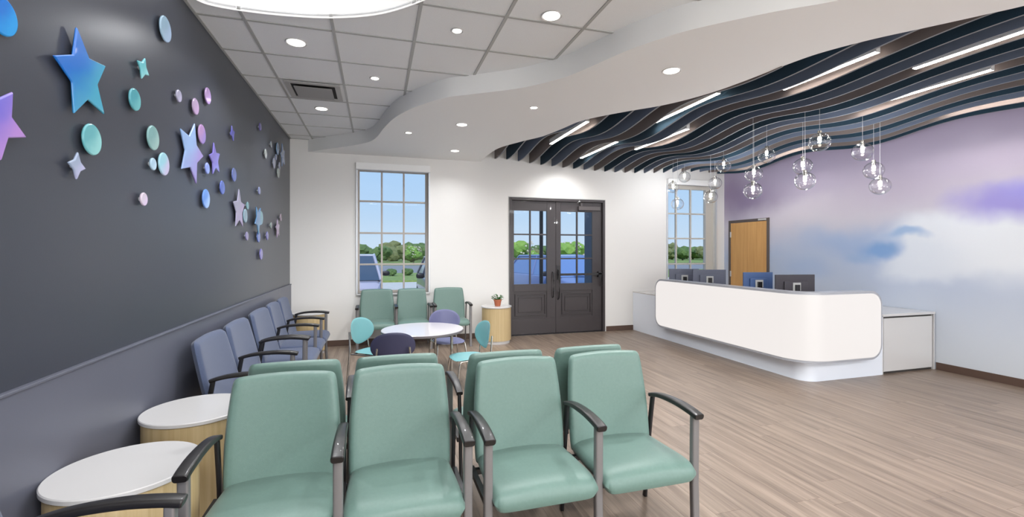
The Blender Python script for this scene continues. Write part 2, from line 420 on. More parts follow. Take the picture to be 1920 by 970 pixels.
def ngon_prism(poly, z0, z1, name, m, parent, skip_top=True):
    bm = bmesh.new()
    lo = [bm.verts.new((x, y, z0)) for x, y in poly]; hi = [bm.verts.new((x, y, z1)) for x, y in poly]
    f = bm.faces.new(lo); 
    n = len(poly)
    for i in range(n): bm.faces.new((lo[i], lo[(i + 1) % n], hi[(i + 1) % n], hi[i]))
    g = bm.faces.new(hi[::-1])
    bmesh.ops.triangulate(bm, faces=[f, g]); bmesh.ops.recalc_face_normals(bm, faces=bm.faces)
    me = bpy.data.meshes.new(name); bm.to_mesh(me); bm.free()
    for p in me.polygons: p.use_smooth = True
    me.set_sharp_from_angle(angle=radians(35))
    me.materials.append(MATS[m]); o = bpy.data.objects.new(name, me); COL.objects.link(o); o.parent = parent; return o
soff_poly = [(x, min(y, YB)) for x, y in FAS] + [(XR, YF)] + OPN[::-1]
soffit = ngon_prism(soff_poly, ZS, ZC + .03, 'soffit', 'soffit_white', ceiling)
# upstand of the opening in the soffit, up to the deck
up = MB(); vs = []; 
for i, (x, y) in enumerate(OPN): vs += [(x, y, ZC + .031), (x, y, ZT)]
up.add(vs, [(2 * i, 2 * i + 2, 2 * i + 3, 2 * i + 1) for i in range(len(OPN) - 1)])
up.build('soffit_upstand', 'deck_grey', ceiling, fix=False)

# tile grid
GX, GY, TX, TY = -.946, 3.85, .6232, .6003
cove = [(-1.20, 3.60), (-1.12, 3.665), (-.92, 3.69), (-.63, 3.675), (-.32, 3.615), (-.01, 3.478), (.227, 3.275), (.42, 3.03), (.56, 2.7), (.60, 2.3), (.5, 1.8), (.2, 1.4), (-.3, 1.22), (-.85, 1.2), (-1.15, 1.3), (-1.22, 1.6), (-1.23, 2.4), (-1.22, 3.2)]
cv = catmull([(a, b, 0) for a, b in cove + cove[:3]], 5)[:-10]
COVE = [(p.x, p.y) for p in cv]
cut = ngon_prism(COVE, ZC - .1, ZC + .5, 'cutter', 'tile_white', None)
def cut_by_cove(o):
    md = o.modifiers.new('b', 'BOOLEAN'); md.operation = 'DIFFERENCE'; md.object = cut; md.solver = 'EXACT'
    dg = bpy.context.evaluated_depsgraph_get(); me = bpy.data.meshes.new_from_object(o.evaluated_get(dg)); o.modifiers.clear(); o.data = me
    return len(me.polygons) > 0
bpy.context.view_layer.update()
tile_me = {}
rest = MB(); tees = []
for i in range(-1, 8):
    for j in range(-14, 8):
        x0, x1 = GX + i * TX, GX + (i + 1) * TX; y0, y1 = GY + j * TY, GY + (j + 1) * TY
        x0, x1, y0, y1 = max(x0, XL), min(x1, XR), max(y0, YF), min(y1, YB)
        if x1 - x0 < .02 or y1 - y0 < .02: continue
        if x0 > max(interp(FAS, y0), interp(FAS, y1)) + .02: continue
        g = .011; tb = ZC + .004
        if y1 < 2.2 and not (x0 < .75): rest.box(x0 + g, x1 - g, y0 + g, y1 - g, tb, tb + .015); continue
        o = MB().box(g, x1 - x0 - g, g, y1 - y0 - g, 0, .015).build('tile', 'tile_white', ceiling, smooth=0)
        o.location = (x0, y0, tb)
        if y0 < 3.75 and y1 > 1.1 and x0 < .7:
            bpy.context.view_layer.update()
            if not cut_by_cove(o): bpy.data.objects.remove(o)
rest.build('tile_field', 'tile_white', ceiling, smooth=0)['kind'] = 'stuff'
def tee(m_): 
    o = m_.build('grid_tee', 'grid_grey', ceiling, smooth=0)
    xs = [v[0] for v in m_.v]; ys = [v[1] for v in m_.v]
    if min(xs) < .7 and min(ys) < 3.75 and max(ys) > 1.1:
        bpy.context.view_layer.update(); cut_by_cove(o)
for i in range(0, 7):
    x = GX + i * TX
    ytop = YB
    for (fx, fy) in FAS:
        if fx > x + .01: ytop = fy; break
    else: ytop = None
    # column of tees while it is left of the soffit edge
    ys = [y for y in [YB - k * .02 for k in range(int((YB - YF) / .02))] if interp(FAS, y) > x - .02]
    if ys: tee(MB().box(x - .012, x + .012, YF, max(ys), ZC - .002, ZC + .02))
for j in range(-13, 8):
    y = GY + j * TY
    if YF < y < YB: tee(MB().box(XL, min(interp(FAS, y) + .02, XR), y - .012, y + .012, ZC - .0015, ZC + .019))
tee(MB().box(XL, XL + .02, YF, YB, ZC - .003, ZC + .02)); tee(MB().box(XL, -1.0, YB - .02, YB, ZC - .003, ZC + .02))
bpy.data.objects.remove(cut)
MB().add([(x, y, z) for x, y in COVE for z in (ZC - .012, ZC + .12)],
         [(2 * i, 2 * ((i + 1) % len(COVE)), 2 * ((i + 1) % len(COVE)) + 1, 2 * i + 1) for i in range(len(COVE))]).build('cove_rim', 'cove_white', ceiling, fix=False)
coveo = ngon_prism(COVE, ZC + .12, ZC + .14, 'cove_light', 'cove_lit', None)
tag(coveo, 'large curved recessed ceiling light glowing white above the dark wall', 'ceiling light')

# vent
v = thing('ceiling_vent', 'square grey air vent plate set in a ceiling tile near the dark wall', 'vent', (-.636, 5.33, ZC - .002))
m = MB()
fr = .25
for a in range(4):
    pass
m.box(-.27, .27, -.26, -.205, -.012, .0).box(-.27, .27, .205, .26, -.012, .0).box(-.27, -.215, -.205, .205, -.012, .0).box(.215, .27, -.205, .205, -.012, .0)
m.build('vent_frame', mat('vent_grey', (176, 174, 172), .5), v, smooth=0, bevel=.003)
MB().box(-.215, .215, -.205, .205, -.003, .0).build('vent_throat', mat('vent_dark', (40, 38, 38), .8), v, smooth=0)
MB().box(-.185, .185, -.175, .175, -.03, -.022).build('vent_plate', mat('vent_plate', (150, 148, 147), .5), v, smooth=0, bevel=.002)

# ------------------------------------------------------------------ downlights
dl = [(-.64, 4.147, ZC, .068, 'large round downlight in a ceiling tile, nearest the dark wall', 26),
      (.608, 3.566, ZC, .034, 'small round downlight in a ceiling tile, between the two large ones', 8),
      (-.014, 4.779, ZC, .036, 'small round downlight in a ceiling tile right of the air vent', 8),
      (-.639, 5.982, ZC, .064, 'round downlight in a ceiling tile just beyond the air vent', 20),
      (1.236, 3.141, ZC, .062, 'large round downlight in a ceiling tile beside the curved soffit edge', 26),
      (2.424, 3.361, ZS, .064, 'large round downlight in the soffit beside the near end of the baffles', 26),
      (1.625, 4.644, ZS, .036, 'small round downlight in the middle of the soffit', 8),
      (1.001, 5.52, ZS, .060, 'round downlight in the soffit, second nearest the curved edge bend', 20),
      (.402, 6.091, ZS, .037, 'small round downlight in the soffit close to its curved edge', 8),
      (1.159, 6.987, ZS, .060, 'round downlight in the soffit in front of the back wall', 9)]
for x, y, z, r, lb, pw in dl:
    t = thing('downlight', lb, 'ceiling light', (x, y, z), group='recessed downlights')
    MB().lathe([(r, -.001), (r + .012, -.006), (r + .016, -.002), (r + .016, .002), (r, .002)], n=28, cap=False).build('trim_ring', 'white_gloss', t)
    MB().lathe([(0, 0), (r, 0)], c=(0, 0, -.0035), n=28, cap=False).build('lens', 'lens_lit', t)
    d = bpy.data.lights.new('downlight_beam', 'SPOT'); d.energy = pw * (3.2 if z < ZC else 2.2); d.spot_size = radians(150); d.spot_blend = .9; d.shadow_soft_size = r
    d.color = WHITE; o = bpy.data.objects.new('downlight_beam', d); COL.objects.link(o); o.location = (x, y, z - .02)
# more of the same lamps over the unseen half of the room
for x, y, z in ((.2, -.2, ZC), (1.6, .6, ZC), (4.4, .1, ZS), (5.9, .1, ZS), (2.6, -2.2, ZC), (5.5, -2.4, ZS)):
    d = bpy.data.lights.new('downlight_beam', 'SPOT'); d.energy = 25; d.spot_size = radians(140); d.spot_blend = .9; d.shadow_soft_size = .07
    d.color = WHITE; o = bpy.data.objects.new('downlight_beam', d); COL.objects.link(o); o.location = (x, y, z - .02)

# wall washer above the double doors, hidden among the baffles
d = bpy.data.lights.new('door_washer', 'SPOT'); d.energy = 22; d.spot_size = radians(125); d.spot_blend = 1.0; d.shadow_soft_size = .03; d.color = WHITE
o = bpy.data.objects.new('door_washer', d); COL.objects.link(o); o.location = (3.16, 7.05, 3.04); o.rotation_euler = (radians(22), 0, 0)
# ------------------------------------------------------------------ baffles
FX0, FDX, NF = 1.98, .2118, 23
def fin_z(x, y):
    base = 3.035 + .12 * math.exp(-max(0, x - 2.3) / .75)
    yp = 6.4 + .11 * max(0, x - 2.84) ** 2
    am = .055 * (.35 + .65 * min(1, max(0, (y - 2.6) / 1.8)))
    return base + am * cos(2 * pi * (y - yp) / 2.2)
for k in range(NF):
    x = FX0 + k * FDX
    ylo = .75
    for (ox, oy) in OPN:
        if ox >= x: ylo = oy; break
    ylo = max(ylo, .75) + .02
    ys = [ylo + (YB - .012 - ylo) * i / max(2, int((YB - ylo) / .06)) for i in range(max(2, int((YB - ylo) / .06)) + 1)]
    vs = []
    for y in ys:
        zb = fin_z(x, y)
        vs += [(x - .011, y, zb), (x + .011, y, zb), (x + .011, y, ZT - .02), (x - .011, y, ZT - .02)]
    fs = [(0, 1, 2, 3), tuple(4 * (len(ys) - 1) + q for q in (3, 2, 1, 0))]
    for i in range(len(ys) - 1):
        for q in range(4): fs.append((4 * i + q, 4 * i + (q + 1) % 4, 4 * i + 4 + (q + 1) % 4, 4 * i + 4 + q))
    edge = [2 + 4 * i for i in range(len(ys) - 1)]
    cn, cm = [('brown', 'felt_brown'), ('dark teal', 'felt_teal'), ('slate blue', 'felt_slate')][k % 3]
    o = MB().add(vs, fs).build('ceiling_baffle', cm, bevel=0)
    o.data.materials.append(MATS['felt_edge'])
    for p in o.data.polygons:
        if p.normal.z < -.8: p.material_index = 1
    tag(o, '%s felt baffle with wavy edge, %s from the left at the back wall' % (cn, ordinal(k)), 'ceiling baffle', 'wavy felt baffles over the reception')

bars = [(2, 5.15, 6.4, 3.105, 'short bright linear light between the baffles nearest the soffit, toward the back wall'),
        (6, 5.93, 7.15, 3.09, 'linear light showing a short stretch between baffles above the double doors'),
        (8, 4.90, 6.12, 3.045, 'linear light whose glow is broken by a baffle wave, over the desk front'),
        (6, 3.87, 5.09, 3.115, 'linear light beside the soffit edge at mid length of the baffles'),
        (8, 2.62, 3.50, 3.065, 'long bright linear light in the near baffles, left of the other two'),
        (11, 1.55, 2.77, 3.06, 'long linear light running out of the picture at the top right'),
        (14, 2.57, 3.79, 3.05, 'linear light with a pale end cap, lowest of the near three'),
        (20, 5.5, 6.9, 3.17, 'linear light hidden behind the last baffles above the wooden door'),
        (20, 2.4, 3.7, 3.15, 'linear light hidden behind the last baffles at the right edge')]
for k, y0, y1, z, lb in bars:
    x = FX0 + (k + .5) * FDX
    t = thing('linear_light', lb, 'ceiling light', (x, y0, z), group='linear lights between the baffles')
    L_ = y1 - y0
    MB().box(-.022, .022, .004, L_ - .004, .005, .075).build('housing', 'white_gloss', t, smooth=0)
    MB().box(-.021, .021, .004, L_ - .004, 0, .005).build('diffuser', 'bar_lit', t, smooth=0)
    for yy in (.2, L_ - .2): MB().tube([(0, yy, .075), (0, yy, ZT - z)], .0015, 6).build('hanger', 'alu', t)
    for yy in (0, L_ - .004): MB().box(-.022, .022, yy, yy + .004, 0, .075).build('end_cap', 'white_gloss', t, smooth=0)

# ================================================================== WINDOWS
def window(name, x0, x1, z0, z1, cols, rows, frame, muntin, glassx):
    w = empty_struct(name, ((x0 + x1) / 2, YB, z0))
    cx = (x0 + x1) / 2; yo = YB
    def P(m_, n_, mt_, **k):
        m_.v = [(a - cx, b - yo, c - z0) for a, b, c in m_.v]; return m_.build(n_, mt_, w, **k)
    gx0, gx1 = glassx
    yg = YB + .10
    P(MB().box(x0, gx0, yg - .03, yg + .05, z0, z1), 'window_frame', frame, smooth=0, bevel=.003)
    P(MB().box(gx1, x1, yg - .03, yg + .05, z0, z1), 'window_frame', frame, smooth=0, bevel=.003)
    P(MB().box(gx0, gx1, yg - .03, yg + .05, rows[-1], z1), 'window_frame', frame, smooth=0)
    P(MB().box(gx0, gx1, yg - .03, yg + .05, z0, rows[0]), 'window_frame', frame, smooth=0)
    P(MB().box(x0 - .01, x1 + .01, YB - .03, YB + .10, z0 - .03, z0), 'window_sill', 'white_gloss', smooth=0, bevel=.004)
    for c in cols[1:-1]: P(MB().box(c - .014, c + .014, yg - .012, yg + .03, rows[0], rows[-1]), 'muntin', muntin, smooth=0, bevel=.003)
    for r in rows[1:-1]: P(MB().box(gx0, gx1, yg - .011, yg + .029, r - .014, r + .014), 'muntin', muntin, smooth=0, bevel=.003)
    for a, b in zip(cols, cols[1:]):
        for c, d in zip(rows, rows[1:]):
            P(MB().box(a + .011, b - .011, yg + .006, yg + .010, c + .011, d - .011), 'pane', 'pane_glass', smooth=0)
    # roller shade: cassette and side channels, shade rolled up
    P(MB().box(x0 - .012, x1 + .012, YB - .075, YB + .02, z1 - .055, z1 + .055), 'shade_cassette', 'soffit_white', smooth=0, bevel=.006)
    for xx in (x0, x1): P(MB().box(xx - .014, xx + .014, YB - .028, YB + .012, z0, z1 - .05), 'shade_channel', 'alu', smooth=0, bevel=.003)
    return w
window('window_1', W1[0], W1[1], W1[2], W1[3], [-.26, .085, .437, .79], [.86, 1.285, 1.797, 2.315, 2.80], 'frame_taupe', 'frame_taupe', (-.26, .79))
window('window_2', W2[0], W2[1], W2[2], W2[3], [5.50, 5.735, 6.075, 6.42], [.86, 1.245, 1.755, 2.25, 2.74], 'frame_light', 'frame_light', (5.50, 6.42))

# ================================================================== DOUBLE DOOR
d1 = empty_struct('door_1', (3.17, YB, 0))
def PD(m_, n_, mt_, par=None, **k):
    m_.v = [(a - 3.17, b - YB, c) for a, b, c in m_.v]; return m_.build(n_, mt_, par or d1, **k)
fx0, fx1, fz = D1[0], D1[1], D1[3]
PD(MB().box(fx0, fx0 + .045, YB - .018, YB + .15, 0, fz), 'door_frame', 'door_dark', smooth=0, bevel=.004)
PD(MB().box(fx1 - .045, fx1, YB - .018, YB + .15, 0, fz), 'door_frame', 'door_dark', smooth=0, bevel=.004)
PD(MB().box(fx0 + .045, fx1 - .045, YB - .018, YB + .15, fz - .05, fz), 'door_frame', 'door_dark', smooth=0, bevel=.004)
PD(MB().box(fx0 - .012, fx0, YB - .01, YB + .002, 0, fz + .012).box(fx1, fx1 + .012, YB - .01, YB + .002, 0, fz + .012).box(fx0, fx1, YB - .01, YB + .002, fz, fz + .012), 'frame_trim', 'grid_grey', smooth=0)
PD(MB().box(fx0 + .045, fx1 - .045, YB + .0, YB + .15, 0, .012), 'threshold', 'black_metal', smooth=0)
mid = 3.128
for s, (a, b, ga, gm, gb) in enumerate(((fx0 + .047, mid - .002, 2.335, 2.64, 2.955), (mid + .002, fx1 - .047, 3.228, 3.555, 3.86))):
    yl0, yl1 = YB + .03, YB + .075
    lf = PD(MB().box(a, b, yl0, yl1, .015, .30), 'door_leaf', 'door_dark', smooth=0, bevel=.002)
    m = MB()
    m.box(a, ga, yl0, yl1, .30, fz - .052).box(gb, b, yl0, yl1, .30, fz - .052)           # stiles
    m.box(ga, gb, yl0, yl1, 2.225, fz - .052).box(ga, gb, yl0, yl1, .78, .91)             # rails
    for mm in [m]:
        mm.v = [(p[0] - 3.17, p[1] - YB, p[2]) for p in mm.v]
    m.build('stile_and_rail', 'door_dark', lf, smooth=0, bevel=.003)
    # recessed panel with raised field
    q = MB().box(ga, gb, yl0 + .014, yl1 - .014, .30, .78)
    q.v = [(p[0] - 3.17, p[1] - YB, p[2]) for p in q.v]; q.build('door_panel', 'door_dark', lf, smooth=0)
    q = MB()
    A, B, C, D = ga + .02, gb - .02, .345, .735
    for (i0, i1, yy) in ((0, .022, -.006), (.06, .075, .002)):
        q.box(A + i0, B - i0, yl0 + yy, yl0 + .016, C + i0, C + i1).box(A + i0, B - i0, yl0 + yy, yl0 + .016, D - i1, D - i0)
        q.box(A + i0, A + i1, yl0 + yy, yl0 + .016, C + i1, D - i1).box(B - i1, B - i0, yl0 + yy, yl0 + .016, C + i1, D - i1)
    q.v = [(p[0] - 3.17, p[1] - YB, p[2]) for p in q.v]; q.build('panel_moulding', 'door_dark', lf, smooth=0, bevel=.003)
    rows = [.91, 1.365, 1.80, 2.225]
    for r in rows[1:-1]:
        q = MB().box(ga, gb, yl0 + .006, yl1 - .006, r - .013, r + .013); q.v = [(p[0] - 3.17, p[1] - YB, p[2]) for p in q.v]; q.build('muntin', 'door_dark', lf, smooth=0, bevel=.003)
    q = MB().box(gm - .014, gm + .014, yl0 + .005, yl1 - .005, .91, 2.225); q.v = [(p[0] - 3.17, p[1] - YB, p[2]) for p in q.v]; q.build('muntin', 'door_dark', lf, smooth=0, bevel=.003)
    for c0, c1 in ((ga, gm - .014), (gm + .014, gb)):
        for r0, r1 in zip(rows, rows[1:]):
            q = MB().box(c0, c1, yl0 + .02, yl0 + .024, r0 + .012, r1 - .012); q.v = [(p[0] - 3.17, p[1] - YB, p[2]) for p in q.v]; q.build('pane', 'pane_glass', lf, smooth=0)
    if s == 0:
        # long curved pull with plate
        hx = 3.065; q = MB().tube([(hx, yl0 - .0, 1.12), (hx, yl0 - .05, 1.10), (hx, yl0 - .06, .98), (hx, yl0 - .06, .78), (hx, yl0 - .05, .68), (hx, yl0, .66)], .011)
    else:
        hx = 3.175; q = MB().tube([(hx, yl0 - .0, 1.16), (hx, yl0 - .05, 1.12), (hx, yl0 - .065, .98), (hx, yl0 - .06, .76), (hx, yl0 - .05, .66), (hx, yl0, .62)], .012).box(hx - .03, hx + .03, yl0 - .008, yl0, .98, 1.24)
        q.box(3.19, 4.03, yl0 - .06, yl0 - .03, 1.055, 1.095).box(3.96, 4.02, yl0 - .06, yl0, 1.02, 1.12)
        q.tube([(3.99, yl0 - .05, 1.1), (4.0, yl0 - .07, .95), (4.03, yl0 - .06, .84)], .010)
    q.v = [(p[0] - 3.17, p[1] - YB, p[2]) for p in q.v]; q.build('door_handle', 'black_metal', lf, bevel=0)
    if s == 1:
        q = MB().box(3.56, 4.0, yl0 - .06, yl0, 2.25, 2.33).box(3.6, 3.64, yl0 - .05, yl0 + .0, 2.33, 2.39)
        q.v = [(p[0] - 3.17, p[1] - YB, p[2]) for p in q.v]; q.build('door_closer', mat('closer_brown', (84, 78, 78), .4), lf, smooth=0, bevel=.008)

# wooden door in the mural wall
d2 = empty_struct('door_2', (XR, 7.08, 0))
def P2(m_, n_, mt_, **k):
    m_.v = [(a - XR, b - 7.08, c) for a, b, c in m_.v]; return m_.build(n_, mt_, d2, **k)
P2(MB().box(XR - .02, XR, 6.586, 6.636, 0, 2.11).box(XR - .02, XR, 7.519, 7.569, 0, 2.11).box(XR - .02, XR, 6.636, 7.519, 2.06, 2.11), 'door_frame', mat('frame_brown', (92, 82, 78), .5), smooth=0, bevel=.003)
P2(MB().box(XR - .012, XR, 6.64, 7.515, .01, 2.056), 'door_leaf', 'door_wood', smooth=0)
for z in (.25, 1.05, 1.83): P2(MB().box(XR - .026, XR - .01, 7.50, 7.53, z - .055, z + .055), 'hinge', 'alu', smooth=0, bevel=.003)
P2(MB().box(XR - .05, XR - .018, 6.64, 6.80, 2.068, 2.10), 'strike_sensor', 'white_gloss', smooth=0, bevel=.003)
P2(MB().tube([(XR - .012, 6.71, 1.0), (XR - .06, 6.71, 1.0), (XR - .06, 6.82, 1.0)], .01), 'door_handle', 'chrome')

# ================================================================== WALL PLAQUES (acrylic stars, discs, sparkles)
F_, CXP, V0 = 856., 960., 471.3
sy, cy = sin(YAW), cos(YAW)
def on_wall(u, v, x=XL + .026):
    k = (u - CXP) / F_; rx, ry, rz = sy + k * cy, cy - k * sy, (V0 - v) / F_
    t = x / rx; return ry * t, 1.5 + rz * t, t      # y, z, depth
def star_pts(R, n=5, inner=.42, rot=0):
    out = []
    for i in range(2 * n):
        r = R if i % 2 == 0 else R * inner; a = rot + pi / 2 + pi * i / n
        out.append((r * cos(a), r * sin(a)))
    return out
def plaque(kind, y, z, R, rot, c1, c2, label):
    if kind == 'disc': pts = [(R * cos(2 * pi * i / 40), R * sin(2 * pi * i / 40)) for i in range(40)]; nm = 'disc_plaque'
    elif kind == 'star': pts = star_pts(R, 5, .50, rot); nm = 'star_plaque'
    else: pts = star_pts(R, 4, .5, rot); nm = 'sparkle_plaque'
    m_ = grad_mat('acrylic_%d_%d_%d_%d' % (c1[0], c1[1], c1[2], c2[0]), c1, c2)
    o = MB().prism(pts, XL + .014, XL + .026, axis='x')
    o.v = [(a - XL, b, c) for a, b, c in o.v]
    ob = o.build(nm, m_, None, smooth=30, bevel=min(.006, R * .12), seg=3); ob.location = (XL + (.014 if label.startswith('small teal blue star') or label.startswith('steel blue star') else 0), y, z)
    rs = min(.012, R * .4); MB().lathe([(rs, 0), (rs, .014)], n=10).build('standoff', 'alu', ob).rotation_euler = (0, pi / 2, 0)
    tag(ob, label, 'wall decoration', 'acrylic shapes on the dark wall')
D = 'disc'
PL_ = [
 (D, 8, 30, 76, 0, (0, 112, 205), (20, 150, 225), 'big vivid blue disc cut by the top left picture corner'),
 ('star', 153, 140, 168, -.12, (0, 106, 200), (70, 165, 195), 'biggest star, vivid blue turning teal, on dark wall'),
 ('star', -8, 236, 140, -.28, (118, 108, 208), (178, 134, 205), 'lavender star cut by the left picture edge'),
 (D, 312, 55, 49, 0, (140, 170, 190), (160, 185, 215), 'pale blue disc highest on the dark wall near the ceiling'),
 ('spark', 269, 128, 42, .75, (100, 185, 195), (150, 215, 220), 'small teal four-pointed sparkle right of the big blue star'),
 (D, 255, 187, 43, 0, (80, 160, 172), (110, 185, 190), 'teal disc right below the teal sparkle'),
 (D, 337, 180, 24, 0, (160, 158, 180), (175, 170, 200), 'tiny grey lilac disc, left of the upper pink pair'),
 (D, 368, 200, 32, 0, (160, 138, 170), (180, 150, 190), 'pinkish disc, lower left one of the upper pink pair'),
 (D, 391, 180, 32, 0, (150, 122, 165), (160, 130, 190), 'mauve pink disc, upper right one of the upper pink pair'),
 (D, 175, 262, 61, 0, (96, 172, 180), (140, 205, 205), 'large aqua disc below the big blue star'),
 (D, 289, 259, 48, 0, (120, 165, 165), (150, 185, 182), 'grey green disc left of the lavender blue star'),
 (D, 289, 308, 24, 0, (170, 200, 220), (190, 215, 232), 'small whitish blue disc touching the iridescent white disc'),
 (D, 309, 308, 45, 0, (150, 200, 215), (195, 185, 215), 'iridescent whitish disc left of the lavender blue star'),
 (D, 380, 252, 38, 0, (160, 126, 172), (140, 120, 185), 'mauve disc touching the upper tip of the lavender blue star'),
 ('spark', 145, 311, 54, .5, (150, 165, 190), (180, 180, 215), 'pale four-pointed sparkle below the large aqua disc'),
 ('star', 358, 290, 116, 3.0, (140, 170, 215), (150, 132, 195), 'large lavender blue star in the middle of the dark wall'),
 ('star', 403, 296, 58, 0, (110, 100, 175), (125, 120, 200), 'small violet star right of the large lavender blue star'),
 (D, 390, 316, 22, 0, (125, 140, 205), (140, 155, 215), 'small blue disc between the lavender star and violet star'),
 ('spark', 437, 250, 30, .4, (84, 84, 160), (100, 100, 190), 'tiny dark violet sparkle above the violet star'),
 (D, 488.7, 238, 15, 0, (92, 82, 145), (105, 90, 160), 'tiny purple disc high up near the ceiling corner'),
 (D, 271.6, 373.8, 26, 0, (205, 190, 205), (215, 190, 220), 'lone pale pink disc low on the left of the group'),
 (D, 387.7, 373, 38, 0, (90, 135, 210), (150, 180, 230), 'bright blue oval disc below the large lavender star'),
 (D, 440, 328, 27, 0, (85, 100, 160), (95, 110, 180), 'dark blue disc, upper one of the lone blue pair'),
 (D, 418, 352, 27, 0, (74, 94, 172), (90, 110, 190), 'deep blue disc, lower one of the lone blue pair'),
 ('star', 449, 389, 71, 0, (150, 148, 172), (160, 145, 185), 'grey lilac star right of the bright blue disc'),
 (D, 461, 405, 27, 0, (124, 155, 172), (135, 165, 185), 'grey teal disc against the lower right of the grey lilac star'),
 (D, 465.3, 386, 15, 0, (110, 155, 165), (125, 165, 175), 'tiny teal disc at the right tip of the grey lilac star'),
 (D, 487, 358, 15, 0, (125, 135, 180), (140, 145, 190), 'tiny lavender disc alone above the teal blue star'),
 ('star', 482, 415, 44, 3.1, (76, 124, 170), (95, 145, 180), 'small teal blue star overlapped by a teal disc'),
 (D, 490.5, 409, 27, 0, (92, 145, 158), (110, 155, 175), 'teal disc overlapping the small teal blue star'),
 (D, 485.7, 444, 23, 0, (80, 104, 172), (90, 115, 190), 'blue disc right below the teal blue star'),
 (D, 464, 443, 17, 0, (128, 122, 165), (140, 130, 180), 'tiny lilac disc below the grey lilac star'),
 (D, 502, 442.5, 17, 0, (106, 104, 165), (115, 112, 178), 'tiny violet disc right of the blue disc, left of mauve star'),
 (D, 490.5, 477, 22, 0, (110, 105, 172), (125, 118, 190), 'violet disc lowest of all on the dark wall'),
 (D, 509, 423, 12, 0, (118, 132, 130), (130, 140, 140), 'tiny grey green disc left of the mauve star'),
 ('star', 521.4, 429, 38, .2, (150, 132, 160), (160, 135, 170), 'small mauve star near the room corner'),
 (D, 527.3, 408, 14, 0, (150, 130, 148), (160, 138, 155), 'tiny pinkish disc above the mauve star'),
 (D, 499, 288.5, 19, 0, (146, 152, 152), (155, 160, 165), 'small grey disc left of the cluster by the room corner'),
 (D, 509, 271, 12, 0, (128, 132, 138), (138, 142, 148), 'tiny grey disc above the cluster by the room corner'),
 (D, 521.4, 279, 24, 0, (90, 124, 160), (105, 135, 172), 'steel blue disc behind the upper corner star'),
 ('star', 528.8, 292, 46, .3, (108, 130, 165), (120, 138, 178), 'steel blue star nearest the room corner, upper cluster'),
 (D, 514.7, 306, 21, 0, (126, 130, 148), (138, 138, 160), 'small grey disc at lower left of the upper corner star'),
 (D, 518.5, 295, 12, 0, (110, 120, 150), (120, 128, 160), 'tiny slate disc left of the upper corner star'),
 (D, 525, 311, 14, 0, (130, 135, 155), (140, 142, 165), 'tiny lilac grey disc right below the upper corner star'),
 (D, 522.8, 324.5, 19, 0, (146, 156, 152), (156, 165, 162), 'pale grey green disc lowest of the upper corner cluster')]
FIX = {'biggest star': (2.503, 2.284, .203, .267), 'large lavender blue star': (3.744, 2.20, .229, -.24), 'small violet star': (4.231, 2.243, .138, .247),
       'grey lilac star right': (4.911, 1.897, .20, .03), 'small teal blue star': (5.59, 1.848, .168, -.608), 'lavender star cut': (2.016, 1.953, .140, -.52),
       'small teal four': (3.046, 2.527, .070, -.277), 'pale four': (2.454, 1.874, .063, -.06)}
for kd, u, v_, h, rot, c1, c2, lb in PL_:
    y, z, dd = on_wall(u, v_)
    R = h * dd / F_ / 2
    if kd == 'disc': R *= .96
    for q, val in FIX.items():
        if lb.startswith(q): y, z, R, rot = val
    plaque(kd, y, z, R, rot, c1, c2, lb)

